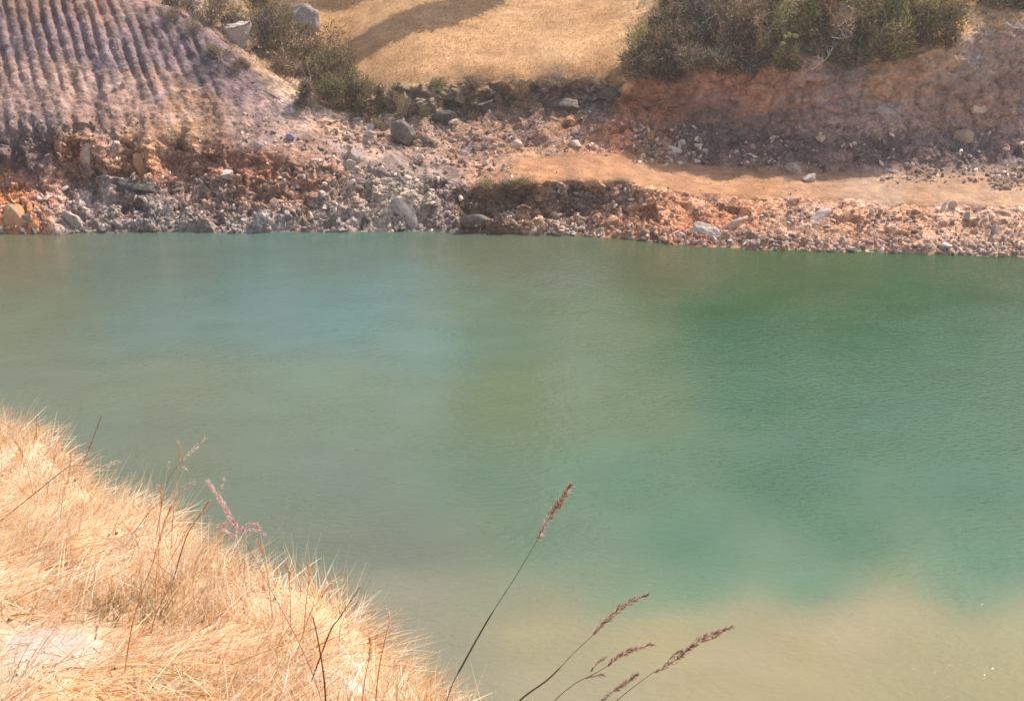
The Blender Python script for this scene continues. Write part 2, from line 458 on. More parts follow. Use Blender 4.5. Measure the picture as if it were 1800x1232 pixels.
# ground colour with talus shade painted in, control points (u, v, r, g, b) as sunlit appearance
CP = [(-80, 100, 168, 130, 122), (0, 60, 150, 118, 118), (100, 60, 150, 118, 120), (200, 90, 150, 120, 122), (300, 60, 140, 112, 114), (380, 110, 132, 106, 112), (430, 150, 140, 112, 114),
      (60, 0, 158, 116, 98), (200, 5, 160, 116, 100), (0, 130, 184, 140, 125), (120, 150, 186, 144, 126), (250, 160, 186, 142, 120), (330, 200, 190, 140, 105), (340, 215, 200, 145, 95), (460, 190, 172, 138, 130), (520, 190, 190, 152, 132),
      (60, 210, 168, 130, 118), (180, 220, 170, 128, 110), (450, 240, 176, 138, 120), (520, 150, 205, 165, 130), (570, 190, 205, 160, 125), (480, 110, 175, 140, 105),
      (40, 260, 130, 105, 100), (150, 270, 180, 118, 78), (230, 265, 205, 145, 95), (300, 280, 170, 118, 90), (380, 280, 165, 104, 72), (450, 290, 178, 112, 78), (260, 300, 205, 130, 80),
      (20, 360, 205, 125, 65), (40, 395, 215, 135, 70), (90, 350, 195, 130, 95), (130, 370, 195, 165, 155), (200, 340, 150, 128, 120), (260, 345, 120, 105, 102), (350, 340, 165, 128, 105), (450, 345, 155, 112, 85), (540, 330, 170, 120, 90),
      (150, 400, 160, 140, 130), (300, 398, 150, 135, 128), (450, 395, 165, 148, 138), (600, 395, 165, 148, 136), (560, 290, 180, 130, 100), (640, 260, 195, 155, 130), (620, 360, 180, 152, 130), (680, 360, 190, 170, 145), (730, 340, 180, 162, 142), (760, 390, 160, 140, 128),
      (700, 300, 150, 125, 112), (780, 320, 150, 125, 115), (830, 375, 110, 80, 55), (680, 240, 165, 130, 110), (750, 250, 160, 122, 100), (800, 270, 172, 130, 105), (850, 240, 160, 120, 95), (900, 220, 165, 122, 95), (960, 240, 175, 128, 98),
      (720, 180, 140, 118, 90), (800, 185, 150, 125, 95), (880, 170, 130, 105, 80), (960, 170, 130, 108, 95), (1040, 180, 135, 112, 100), (1000, 215, 165, 115, 80), (1080, 235, 195, 120, 75), (1140, 220, 205, 118, 60), (1050, 255, 190, 130, 95),
      (860, 300, 190, 135, 98), (950, 300, 205, 142, 98), (1050, 300, 210, 146, 102), (1150, 300, 210, 148, 104), (1250, 320, 212, 150, 108), (1400, 335, 205, 150, 115), (1550, 335, 200, 158, 134), (1700, 340, 205, 158, 130), (1800, 330, 205, 160, 134),
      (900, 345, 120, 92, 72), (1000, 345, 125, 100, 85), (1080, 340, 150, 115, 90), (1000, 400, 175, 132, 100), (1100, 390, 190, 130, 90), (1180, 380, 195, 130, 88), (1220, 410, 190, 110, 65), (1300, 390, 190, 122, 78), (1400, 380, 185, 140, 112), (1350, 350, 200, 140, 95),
      (1500, 400, 195, 138, 98), (1600, 390, 195, 138, 98), (1700, 400, 192, 145, 112), (1800, 400, 198, 152, 120), (1500, 430, 190, 145, 118), (1300, 425, 185, 138, 108), (1700, 435, 190, 150, 125), (1900, 400, 195, 150, 120),
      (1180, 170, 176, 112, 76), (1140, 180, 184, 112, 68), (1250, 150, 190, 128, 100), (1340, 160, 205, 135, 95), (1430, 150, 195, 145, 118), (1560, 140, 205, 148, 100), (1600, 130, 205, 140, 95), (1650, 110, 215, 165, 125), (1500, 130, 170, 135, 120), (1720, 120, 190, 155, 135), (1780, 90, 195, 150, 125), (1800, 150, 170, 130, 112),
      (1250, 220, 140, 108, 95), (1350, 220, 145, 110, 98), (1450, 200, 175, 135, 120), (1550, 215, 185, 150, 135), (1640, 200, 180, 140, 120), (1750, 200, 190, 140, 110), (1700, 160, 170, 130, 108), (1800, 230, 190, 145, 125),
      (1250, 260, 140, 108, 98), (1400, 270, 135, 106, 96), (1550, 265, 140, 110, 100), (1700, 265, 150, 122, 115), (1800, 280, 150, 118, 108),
      (1200, 60, 130, 105, 75), (1350, 50, 120, 98, 72), (1500, 50, 120, 98, 72), (1650, 20, 165, 125, 80), (1700, 35, 225, 175, 110), (1760, 20, 200, 150, 95), (1180, 110, 120, 92, 70),
      (700, 60, 224, 176, 112), (800, 100, 232, 184, 122), (900, 40, 232, 186, 122), (1000, 80, 236, 190, 126), (620, 90, 215, 168, 110), (700, 130, 215, 170, 112), (900, 130, 225, 176, 112), (1080, 120, 222, 172, 108), (560, 30, 212, 160, 95), (450, 20, 160, 130, 90), (1060, 20, 225, 176, 112), (850, 10, 226, 178, 112),
      (600, -200, 205, 160, 100), (1000, -200, 205, 160, 100), (1400, -250, 110, 105, 70), (2000, -200, 110, 105, 70), (0, -250, 150, 130, 85), (1400, -600, 95, 100, 65), (600, -600, 150, 130, 85), (-800, -100, 150, 130, 90)]
CPa = np.array(CP, float)
ALB_K = 0.92
cp_lin = s2l(CPa[:, 2:]) * ALB_K
warp = 16
wu = UU + warp * fbm(base_pos * 0.8, 4, 101)
wv = V + warp * 0.7 * fbm(base_pos * 0.8, 4, 131)
num = np.zeros(V.shape + (3,)); den = np.zeros(V.shape)
for (cu, cv), c in zip(CPa[:, :2], cp_lin):
    w = 1.0 / (((wu - cu) / 1.25) ** 2 + (wv - cv) ** 2 + 30) ** 2.2
    num += w[..., None] * c; den += w
TC = num / den[..., None]
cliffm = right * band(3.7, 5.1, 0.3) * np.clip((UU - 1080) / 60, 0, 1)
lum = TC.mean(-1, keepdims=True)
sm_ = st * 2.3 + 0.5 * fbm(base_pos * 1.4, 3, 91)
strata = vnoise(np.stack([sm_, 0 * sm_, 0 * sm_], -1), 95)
TC *= (1 + cliffm * (0.16 + 0.30 * strata) * band(4.0, 5.2, .2) - 0.28 * right * band(3.0, 4.0) * np.clip((UU - 1100) / 60, 0, 1))[..., None]  # strata tones; cliff lightened, talus under it darkened to paint its shadow
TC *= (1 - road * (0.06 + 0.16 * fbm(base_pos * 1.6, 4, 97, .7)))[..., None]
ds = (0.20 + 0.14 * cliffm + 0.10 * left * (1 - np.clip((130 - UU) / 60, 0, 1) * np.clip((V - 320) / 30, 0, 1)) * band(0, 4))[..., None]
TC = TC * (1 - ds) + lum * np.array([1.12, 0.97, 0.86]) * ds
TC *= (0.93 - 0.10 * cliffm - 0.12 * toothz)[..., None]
rocky = (1 - meadow) * (1 - road * 0.7)
TC *= (1 + rocky * (1 - 0.7 * cliffm) * (0.5 * (bid2 - 0.5) + 0.35 * (bid3 - 0.5)))[..., None]
# orange / grey mottling of the clay
mot = fbm(base_pos * 1.1, 4, 151)
om = np.clip(mot * 2.2 - 0.25, 0, 1) * rocky * 0.22
TC = TC * (1 - om[..., None]) + om[..., None] * (TC.mean(-1, keepdims=True) * np.array([1.4, 0.9, 0.6]))
gm_ = np.clip(-mot * 2.2 - 0.3, 0, 1) * rocky * 0.4
TC = TC * (1 - gm_[..., None]) + gm_[..., None] * (TC.mean(-1, keepdims=True) * np.array([1.0, 0.95, 0.97]))
# golden meadow streaks
mm = fbm(base_pos * np.array([0.5, 0.9, 1.0]), 4, 171)
TC *= (1 + meadow * 0.3 * mm)[..., None]
TC *= 1 - meadow[..., None] * np.array([0.32, 0.36, 0.36])
TC *= 1 - road[..., None] * np.array([0.17, 0.17, 0.27])
TC *= (1 + 0.12 * right * band(0, 2.0))[..., None]
TC *= (1 - 0.35 * np.clip(1 - BB / 0.07, 0, 1))[..., None]      # wet stones at the waterline
peb = np.clip(band(0, 2.0) * 0.9 + (1 - left) * band(2.9, 4.2) * 0.3 + band(2, 4.2) * 0.35 + road * 0.0, 0, 1) * (1 - 0.6 * road) * (1 - meadow)
peb = np.maximum(peb, 0.3 * rocky)

nr = full.shape[0]
idx = np.arange(nr * ncol).reshape(nr, ncol)
faces = np.stack([idx[:-1, :-1], idx[:-1, 1:], idx[1:, 1:], idx[1:, :-1]], -1).reshape(-1, 4)
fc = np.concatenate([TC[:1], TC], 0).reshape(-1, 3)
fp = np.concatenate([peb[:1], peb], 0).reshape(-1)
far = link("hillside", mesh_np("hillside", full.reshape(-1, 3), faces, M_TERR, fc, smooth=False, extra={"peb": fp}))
tag(far, "excavated stony far bank of the pond with a dry golden meadow rising behind", "hillside", kind="structure")

NF = grid_normals(FPOS)
NF *= np.sign(NF[..., 2:3] + 1e-6)
def spot(u, v):
    """point and normal on the far bank that is seen at (u, v)"""
    j = int(np.clip(np.searchsorted(us, u), 0, ncol - 1))
    i = int(np.argmin(np.abs(V[:, j] - v)))
    return FPOS[i, j].copy(), N0[i, j].copy()
def spots(u, v):
    j = np.clip(np.searchsorted(us, u), 0, ncol - 1)
    out = np.zeros((len(u), 3)); nn = np.zeros((len(u), 3)); cc = np.zeros((len(u), 3))
    for a in range(len(u)):
        i = np.argmin(np.abs(V[:, j[a]] - v[a]))
        out[a] = FPOS[i, j[a]]; nn[a] = N0[i, j[a]]; cc[a] = TC[i, j[a]]
    return out, nn, cc

# ------------------------------------------------------------------ water
wu_ = np.concatenate([np.arange(-140, -40, 4), np.arange(-40, 40, 0.4), np.arange(40, 141, 4)])
wy_ = np.concatenate([np.arange(-40, 8, 3), np.arange(8, 52, 0.4), np.arange(52, 56, 2)])
WX, WY = np.meshgrid(wu_, wy_)
WP = np.stack([WX, WY, 0 * WX], -1)
pu, pv = project(np.where(WY[..., None] < 6, np.stack([WX, 6 + 0 * WY, 0 * WX], -1), WP))
pu = np.clip(pu, -400, 2200); pv = np.clip(pv, 400, 1500)
WC = [(0, 450, 128, 128, 108), (300, 470, 112, 135, 128), (600, 470, 108, 137, 132), (900, 460, 118, 128, 108), (1150, 470, 125, 128, 100), (1400, 480, 112, 132, 98), (1800, 490, 118, 132, 108),  # silt tones, with blue sky, golden meadow and dark bank reflections painted in
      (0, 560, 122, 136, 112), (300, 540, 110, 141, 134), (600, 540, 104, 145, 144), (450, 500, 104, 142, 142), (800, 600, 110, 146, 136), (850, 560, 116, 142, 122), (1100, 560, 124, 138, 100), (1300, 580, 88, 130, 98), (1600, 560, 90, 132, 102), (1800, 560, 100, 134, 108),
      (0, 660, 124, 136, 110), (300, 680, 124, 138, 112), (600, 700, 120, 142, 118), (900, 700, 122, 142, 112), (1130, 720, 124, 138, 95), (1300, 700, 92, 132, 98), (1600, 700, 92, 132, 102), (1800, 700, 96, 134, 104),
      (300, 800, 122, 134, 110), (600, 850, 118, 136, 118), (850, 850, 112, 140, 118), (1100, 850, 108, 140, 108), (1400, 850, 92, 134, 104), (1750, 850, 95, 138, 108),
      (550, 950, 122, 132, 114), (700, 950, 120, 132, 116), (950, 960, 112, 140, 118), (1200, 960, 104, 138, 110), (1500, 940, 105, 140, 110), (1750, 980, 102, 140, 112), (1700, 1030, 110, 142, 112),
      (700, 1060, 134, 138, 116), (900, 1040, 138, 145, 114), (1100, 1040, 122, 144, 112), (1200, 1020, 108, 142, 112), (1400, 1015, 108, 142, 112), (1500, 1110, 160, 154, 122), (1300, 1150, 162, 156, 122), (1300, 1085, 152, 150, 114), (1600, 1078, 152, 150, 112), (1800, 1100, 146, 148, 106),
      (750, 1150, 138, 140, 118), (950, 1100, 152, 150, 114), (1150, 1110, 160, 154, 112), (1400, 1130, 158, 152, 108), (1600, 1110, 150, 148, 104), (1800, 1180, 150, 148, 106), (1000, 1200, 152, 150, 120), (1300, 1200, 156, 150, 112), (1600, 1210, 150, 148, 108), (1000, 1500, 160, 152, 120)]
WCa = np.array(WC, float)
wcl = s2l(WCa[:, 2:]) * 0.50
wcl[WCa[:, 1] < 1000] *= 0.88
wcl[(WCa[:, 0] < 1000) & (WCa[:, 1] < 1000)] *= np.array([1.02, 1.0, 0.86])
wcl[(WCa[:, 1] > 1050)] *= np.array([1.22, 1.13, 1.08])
wcl *= (1 - 0.28 * np.clip((WCa[:, 0] - 950) / 350, 0, 1) * np.clip((1050 - WCa[:, 1]) / 120, 0, 1) - 0.0)[:, None]  # right side darkened as painted reflection of the shaded cliff and hill
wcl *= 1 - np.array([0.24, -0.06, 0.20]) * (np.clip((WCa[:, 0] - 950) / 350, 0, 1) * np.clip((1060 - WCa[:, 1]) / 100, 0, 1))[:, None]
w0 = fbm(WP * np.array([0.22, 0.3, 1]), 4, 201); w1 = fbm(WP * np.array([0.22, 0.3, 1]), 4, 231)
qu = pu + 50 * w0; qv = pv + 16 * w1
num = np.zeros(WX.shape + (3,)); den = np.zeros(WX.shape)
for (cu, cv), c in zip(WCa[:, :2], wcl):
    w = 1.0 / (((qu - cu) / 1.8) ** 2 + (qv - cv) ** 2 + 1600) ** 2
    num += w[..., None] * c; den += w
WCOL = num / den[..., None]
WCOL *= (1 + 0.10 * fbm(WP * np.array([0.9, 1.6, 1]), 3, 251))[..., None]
wi = np.arange(WX.size).reshape(WX.shape)
wf = np.stack([wi[:-1, :-1], wi[:-1, 1:], wi[1:, 1:], wi[1:, :-1]], -1).reshape(-1, 4)
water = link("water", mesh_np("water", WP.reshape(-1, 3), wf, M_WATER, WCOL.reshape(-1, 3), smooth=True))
tag(water, "rippled turbid green pond water with a tan silt plume", "water", kind="structure")

# ------------------------------------------------------------------ near bank
EX0, EY0 = -0.12, 3.4
ND = np.array([0.781, 0.625]); TD = np.array([-0.625, 0.781])
def bank_s(x, y):
    return (x - EX0) * ND[0] + (y - EY0) * ND[1]
def bank_z(x, y):
    s = bank_s(x, y); q = (x - EX0) * TD[0] + (y - EY0) * TD[1]
    p = np.stack([x, y, 0 * x], -1)
    s = s + 0.26 - 0.24 * np.clip(1.15 - q / 1.4, 0, 1) + 0.22 * vnoise(p * 1.1, 301) + 0.14 * vnoise(p * 3.1, 302)
    z = 9.60 - 0.112 * q + 0.10 * np.clip(-s, 0, 4) + 0.05 * np.clip(-s - 2, 0, 8)
    z = np.where(q > 6, z - 0.04 * (q - 6) ** 2 * 0.5, z)
    drop = np.maximum(s, 0)
    z = z - 1.15 * drop - 0.4 * np.minimum(drop, 0.5)
    z = z + 0.09 * vnoise(p * 0.9, 303) + 0.06 * vnoise(p * 2.7, 304) + 0.018 * vnoise(p * 8, 305) + 0.008 * vnoise(p * 21, 306)
    return np.maximum(z, -1.5)
bx = np.concatenate([np.arange(-60, -8, 2), np.arange(-8, 4, 0.035), np.arange(4, 40, 1.0)])
by = np.concatenate([np.arange(-25, 1, 1.0), np.arange(1, 11, 0.035), np.arange(11, 30, 0.8)])
BX, BY = np.meshgrid(bx, by)
BZ = bank_z(BX, BY)
BP = np.stack([BX, BY, BZ], -1)
bn = fbm(BP * 2.2, 4, 321)
nc_ = s2l([240, 214, 182]) * 0.78; nd_ = s2l([222, 178, 132]) * 0.74
fb = np.clip(bn * 1.6 + 0.35, 0, 1)[..., None]
bu, bv = project(np.where(BP[..., 1:2] > 1, BP, np.array([0, 5, 9.])))
sandy = (np.exp(-((bu - 70) / 120) ** 2 - ((bv - 1140) / 36) ** 2) + np.exp(-((bu - 600) / 60) ** 2 - ((bv - 1195) / 26) ** 2))[..., None]
BC = nc_ * fb + nd_ * (1 - fb)
sandy = np.clip(sandy * 1.3, 0, 1)
BC = BC * (1 - sandy) + s2l([236, 212, 196]) * 0.66 * sandy
bi = np.arange(BX.size).reshape(BX.shape)
bf = np.stack([bi[:-1, :-1], bi[:-1, 1:], bi[1:, 1:], bi[1:, :-1]], -1).reshape(-1, 4)
near = link("ground", mesh_np("ground", BP.reshape(-1, 3), bf, M_NEAR, BC.reshape(-1, 3), smooth=True))
tag(near, "pale sandy near bank under dry grass, falling away to the pond", "ground", kind="structure")

# ------------------------------------------------------------------ ribbons (grass blades, leaves)
def ribbons(root, direc, length, width, bend, seg=3, side=None, tip=0.12):
    """root (n,3), direc (n,3) unit start direction, bend (n,3) added towards the tip; returns verts, faces"""
    n = len(root)
    ts = np.linspace(0, 1, seg + 1)
    if side is None:
        rv = rng.normal(size=(n, 3))
    else:
        rv = side
    sd_ = np.cross(direc, rv); sd_ /= np.linalg.norm(sd_, axis=1, keepdims=True) + 1e-9
    vs = []
    for t in ts:
        c = root + (direc * t + bend * t * t) * length[:, None]
        w = width * (1 - (1 - tip) * t ** 1.3)
        vs.append(c - sd_ * w[:, None] / 2); vs.append(c + sd_ * w[:, None] / 2)
    vv = np.stack(vs, 1)            # n, 2(seg+1), 3
    m = 2 * (seg + 1)
    fs = []
    for k in range(seg):
        fs.append([2 * k, 2 * k + 1, 2 * k + 3, 2 * k + 2])
    fs = np.array(fs)
    ff = (np.arange(n)[:, None, None] * m + fs[None]).reshape(-1, 4)
    return vv.reshape(-1, 3), ff, m

def unit(a):
    return a / (np.linalg.norm(a, axis=-1, keepdims=True) + 1e-9)

# near-bank grass: tangled straw, one mass
def near_grass():
    n = 400000
    x = rng.uniform(-5.2, 3.0, n); y = rng.uniform(0.8, 9.5, n)
    s = bank_s(x, y)
    keep = (s > -5) & ((s < 0.55) | ((s < 3.2) & (rng.random(n) < .45)))
    x, y, s = x[keep], y[keep], s[keep]
    x2 = rng.uniform(-9, 4, 150000); y2 = rng.uniform(2, 17, 150000); s2 = bank_s(x2, y2); k2 = (s2 > 0.5) & (s2 < 9)
    x, y, s = np.concatenate([x, x2[k2]]), np.concatenate([y, y2[k2]]), np.concatenate([s, s2[k2]])
    z = bank_z(x, y)
    p = np.stack([x, y, z], -1)
    u, v = project(p)
    keep = (u > -320) & (v > 600) & (v < 2600)
    x, y, z, p, u, v, s = [a[keep] for a in (x, y, z, p, u, v, s)]
    cl = vnoise(p * 2.4, 401) + 1.0 * vnoise(p * 7.5, 402)
    dens = np.clip(0.72 + 0.7 * cl, 0.26, 1)
    bare = np.exp(-((u - 70) / 130) ** 2 - ((v - 1140) / 42) ** 2) + np.exp(-((u - 600) / 70) ** 2 - ((v - 1195) / 30) ** 2) + 0.7 * np.exp(-((u - 430) / 40) ** 2 - ((v - 1110) / 30) ** 2)
    dens *= np.clip(1 - 1.1 * bare, 0.03, 1)
    dens = np.where(s > -0.15, np.maximum(dens, 0.7), dens)
    keep = rng.random(len(x)) < dens
    p, s, u, v = p[keep], s[keep], u[keep], v[keep]
    n = len(p)
    comb = unit(np.stack([0.45 + 0.9 * vnoise(p * 0.9, 411) + 1.0 * vnoise(p * 3.5, 413), 0.3 + 0.9 * vnoise(p * 0.9, 412) + 1.0 * vnoise(p * 3.5, 414), np.zeros(n)], -1))
    lay = rng.random(n) < 0.62
    az = unit(comb + 0.6 * np.concatenate([rng.normal(size=(n, 2)), np.zeros((n, 1))], 1))
    az = np.where(np.isfinite(az), az, comb)
    up = np.where(lay, rng.uniform(0.12, 0.7, n), rng.uniform(1.0, 3.5, n))
    d = unit(az + np.array([0, 0, 1.0]) * up[:, None])
    ln = np.where(lay, rng.uniform(0.10, 0.32, n), rng.uniform(0.07, 0.22, n)) * (0.8 + 0.4 * rng.random(n))
    ln = ln * np.where((s > -0.55) & lay, 0.6, 1.0)
    wd = rng.uniform(0.002, 0.0075, n)
    wd = np.where(lay, wd, wd * .6)
    bend = az * rng.uniform(0.0, 0.5, n)[:, None] + np.array([0, 0, -1]) * rng.uniform(0, 0.5, n)[:, None] * lay[:, None]
    vv, ff, m = ribbons(p - np.array([0, 0, .01]), d, ln, wd, bend, 3)
    pal = s2l(np.array([[250, 228, 188], [246, 218, 170], [238, 198, 140], [222, 168, 108], [252, 238, 210], [176, 122, 76], [246, 214, 178]]))
    pr = np.array([.18, .22, .22, .15, .11, .07, .05])
    ci = rng.choice(len(pal), n, p=pr)
    shift = vnoise(p * 1.7, 421)
    c = pal[ci] * (0.80 + 0.2 * rng.random(n) + 0.12 * shift + 0.14 * vnoise(p * 6, 422))[:, None]
    grn = (np.exp(-((u - 250) / 120) ** 2 - ((v - 1090) / 22) ** 2) + np.exp(-((u - 10) / 40) ** 2 - ((v - 1190) / 20) ** 2)) * rng.random(n) > 0.35
    c[grn] = s2l([150, 130, 70]) * rng.uniform(.8, 1.1, (grn.sum(), 1))
    c = np.clip(c * np.array([.97, .99, 1.12]), 0, 0.84)
    cc = np.repeat(c, m, axis=0)
    o = link("dry_grass", mesh_np("dry_grass", vv, ff, M_STRAW, cc))
    tag(o, "tangled straw coloured dry grass covering the near bank", "grass", kind="stuff")
near_grass()

def litter():
    n = 9000
    x = rng.uniform(-5, 1, n); y = rng.uniform(1.8, 8, n); k = bank_s(x, y) < 0
    x, y = x[k], y[k]; n = len(x)
    p = np.stack([x, y, bank_z(x, y) + .004], -1)
    k = vnoise(p * 3, 431) > rng.uniform(-.6, .9, n); p = p[k]; n = len(p)
    sz = rng.uniform(.003, .011, n)
    var = np.stack([angular(IV0, 950 + q, 6) for q in range(8)])[rng.integers(0, 8, n)]
    vv = var * (sz[:, None] * rng.uniform(.5, 1, (n, 3)))[:, None, :] + p[:, None, :]
    ff = (np.arange(n)[:, None, None] * len(IV0) + IF0[None]).reshape(-1, 3)
    pal = s2l(np.array([[120, 88, 70], [170, 130, 104], [225, 200, 180], [92, 66, 56], [205, 170, 140]]))
    c = pal[rng.integers(0, 5, n)]
    tag(link("litter", mesh_np("litter", vv.reshape(-1, 3), ff, M_RUB, np.repeat(c, len(IV0), axis=0))), "crumbs of soil and dark litter scattered on the near bank", "litter", kind="stuff")

def rim_grass():
    # upright feathery grass along the edge of the bank
    n0 = 440
    q = rng.uniform(-3.8, 6.8, n0); so = rng.normal(-0.30, 0.16, n0)
    cx = EX0 + TD[0] * q + ND[0] * so; cy = EY0 + TD[1] * q + ND[1] * so
    per = 12
    x = np.repeat(cx, per) + rng.normal(0, 0.022, n0 * per); y = np.repeat(cy, per) + rng.normal(0, 0.022, n0 * per)
    z = bank_z(x, y); p = np.stack([x, y, z], -1)
    n = len(p)
    hgt = np.repeat(rng.uniform(0.05, 0.17, n0) * np.where(rng.random(n0) < .25, 1.5, 1) * np.where(rng.random(n0) < .2, 1.25, 1), per)
    lean = np.repeat(rng.normal(0, 0.35, (n0, 2)) + np.array([0.02, 0.05]), per, axis=0) + rng.normal(0, 0.14, (n, 2))
    d = unit(np.concatenate([lean, np.ones((n, 1))], 1))
    bend = np.concatenate([lean * 0.35 + rng.normal(0, .08, (n, 2)), np.full((n, 1), -0.08)], 1)
    ln = hgt * rng.uniform(0.5, 1.1, n)
    vv, ff, m = ribbons(p - np.array([0, 0, .01]), d, ln, rng.uniform(0.0018, 0.0045, n), bend * 1.5, 4)
    pal = s2l(np.array([[240, 208, 166], [230, 186, 138], [206, 156, 108], [250, 226, 192]]))
    c = pal[np.repeat(rng.integers(0, 4, n0), per)] * np.array([1, 1.03, 1.05]) * rng.uniform(.75, 1.05, (n, 1))
    link_o = link("rim_grass", mesh_np("rim_grass", vv, ff, M_STRAW, np.repeat(c, m, axis=0)))
    tag(link_o, "upright feathery dry grass fringing the edge of the near bank", "grass", kind="stuff")
rim_grass()

# ------------------------------------------------------------------ tubes
def tube(path, radii, k=6):
    path = [Vector(p) for p in path]
    vs, fs = [], []
    up = Vector((0.3, 0.2, 1)).normalized()
    for i, p in enumerate(path):
        a = path[max(i - 1, 0)]; b = path[min(i + 1, len(path) - 1)]
        d = (b - a).normalized()
        s = d.cross(Vector((0, 1, 0.2))).normalized(); w = d.cross(s)
        for j in range(k):
            an = 2 * math.pi * j / k
            vs.append(p + (s * math.cos(an) + w * math.sin(an)) * radii[i])
    for i in range(len(path) - 1):
        for j in range(k):
            fs.append((i * k + j, i * k + (j + 1) % k, (i + 1) * k + (j + 1) % k, (i + 1) * k + j))
    return [tuple(v) for v in vs], fs

def smooth_path(pts, n=24):
    pts = np.array(pts, float)
    t = np.linspace(0, len(pts) - 1, n)
    out = []
    for x in t:
        i = min(int(x), len(pts) - 2); f = x - i
        p0 = pts[max(i - 1, 0)]; p1 = pts[i]; p2 = pts[i + 1]; p3 = pts[min(i + 2, len(pts) - 1)]
        out.append(0.5 * ((2 * p1) + (-p0 + p2) * f + (2 * p0 - 5 * p1 + 4 * p2 - p3) * f * f + (-p0 + 3 * p1 - 3 * p2 + p3) * f ** 3))
    return np.array(out)

def mesh_list(name, vs, fs, mat, color):
    cols = np.tile(np.asarray(color, float), (len(vs), 1))
    return mesh_np(name, np.array(vs), np.array(fs), mat, cols)

# ------------------------------------------------------------------ tall seeded grasses on the near bank
def head_mesh(axis, rmax, count, cols, slen, shape='spindle', hair=0.0):
    """axis: smooth polyline (n,3). spikelets are short pointed flakes pressed along it"""
    n = count
    t = rng.random(n) ** 0.9
    idx_ = t * (len(axis) - 1)
    i = np.minimum(idx_.astype(int), len(axis) - 2); f = (idx_ - i)[:, None]
    c = axis[i] * (1 - f) + axis[i + 1] * f
    d = unit(axis[i + 1] - axis[i])
    rad = rmax * np.clip(np.sin(math.pi * np.clip(t * 0.92 + 0.06, 0, 1)) ** 0.7, .15, 1) * (0.65 + 0.5 * np.sin(t * 23 + 1) ** 2)
    r = unit(np.cross(d, rng.normal(size=(n, 3))))
    pos = c + r * (rad * rng.random(n) ** 0.5)[:, None]
    dd = unit(d + r * rng.uniform(0.15, 0.7, n)[:, None])
    vv, ff, m = ribbons(pos, dd, slen * rng.uniform(.6, 1.3, n), slen * rng.uniform(.14, .26, n), r * 0.15, 2)
    ci = rng.integers(0, len(cols), n)
    c_ = np.asarray(cols)[ci] * rng.uniform(.75, 1.2, (n, 1))
    cc = np.repeat(c_, m, axis=0)
    if hair:
        k = int(n * hair)
        sel = rng.integers(0, n, k)
        hd = unit(d[sel] * 0.5 + unit(np.cross(d[sel], rng.normal(size=(k, 3)))))
        v2, f2, m2 = ribbons(c[sel], hd, np.full(k, rmax * 1.9), np.full(k, 0.0007), hd * 0, 1)
        cc = np.concatenate([cc, np.repeat(np.tile(s2l([240, 225, 215]), (k, 1)), m2, axis=0)])
        ff = np.concatenate([ff, f2 + len(vv)]); vv = np.concatenate([vv, v2])
    return vv, ff, cc

PURPLE = s2l(np.array([[140, 96, 84], [118, 78, 68], [165, 122, 106], [214, 186, 172]]))
PINK = s2l(np.array([[214, 165, 165], [232, 200, 198], [190, 132, 132], [245, 226, 220]]))
PALE = s2l(np.array([[236, 212, 190], [214, 182, 160], [245, 230, 215]]))
BROWN = s2l(np.array([[206, 162, 124], [184, 138, 100], [226, 188, 148]]))
MAUVE = s2l(np.array([[190, 160, 165], [215, 190, 190], [160, 130, 140]]))

def seed_plant(label, D, stem, head=None, palette=PURPLE, hr=0.006, hcount=260, sr=0.0013, stem_col=(110, 78, 66), sides=(), sheath=None, group=None, slen=0.011, hair=0.3, name="seeded_stalk", cat="grass stalk"):
    pts = [P(u, v, D + dz) for (u, v, dz) in stem]
    root = pts[0]
    # continue the stalk down to where it meets the soil
    g = root.copy()
    dirv = (pts[0] - pts[1]); dirv /= np.linalg.norm(dirv)
    pts_down = []
    for k in range(80):
        g = g + np.array([dirv[0] * 0.6, dirv[1] * 0.6 - 0.1, min(dirv[2], -0.4)]) * 0.03
        if bank_z(np.array([g[0]]), np.array([g[1]]))[0] >= g[2]:
            pts_down.append(g.copy()); break
        if k % 8 == 7: pts_down.append(g.copy())
    path = smooth_path(pts_down[::-1] + pts, 40)
    e = bpy.data.objects.new(name, None); COL.objects.link(e)
    base = path[0]; e.location = base
    e.empty_display_size = 0.1
    tag(e, label, cat, group, "thing")
    rr = np.linspace(sr * 1.25, sr * 0.55, len(path))
    if sheath:
        for i in range(len(path)):
            uu, vv_ = project(path[i])
            if sheath[0] < vv_ < sheath[1]: rr[i] *= 2.1
    vs, fs = tube(path - base, rr, 6)
    link("stem", mesh_list("stem", vs, fs, M_STRAW, s2l(stem_col)), e)
    if head:
        ax = smooth_path([P(u, v, D + dz) for (u, v, dz) in head], 24) - base
        vv, ff, cc = head_mesh(ax, hr, hcount, palette, slen, hair=hair)
        tv, tf = tube(ax, np.full(len(ax), sr * 0.6), 5)
        cc = np.concatenate([cc, np.tile(s2l(stem_col), (len(tv), 1))])
        ff = np.concatenate([ff, np.array(tf) + len(vv)]); vv = np.concatenate([vv, np.array(tv)])
        link("seed_head", mesh_np("seed_head", vv, ff, M_STRAW, cc), e)
    for sdp in sides:
        ax = smooth_path([P(u, v, D + dz) for (u, v, dz) in sdp], 14) - base
        ln = np.linalg.norm(ax[-1] - ax[0])
        vv, ff, cc = head_mesh(ax, hr * 0.5, int(hcount * 0.3), palette, slen * 0.8, hair=hair)
        tv, tf = tube(ax, np.full(len(ax), sr * 0.5), 5)
        cc = np.concatenate([cc, np.tile(s2l(stem_col), (len(tv), 1))])
        ff = np.concatenate([ff, np.array(tf) + len(vv)]); vv = np.concatenate([vv, np.array(tv)])
        link("side_spike", mesh_np("side_spike", vv, ff, M_STRAW, cc), e)
    return e

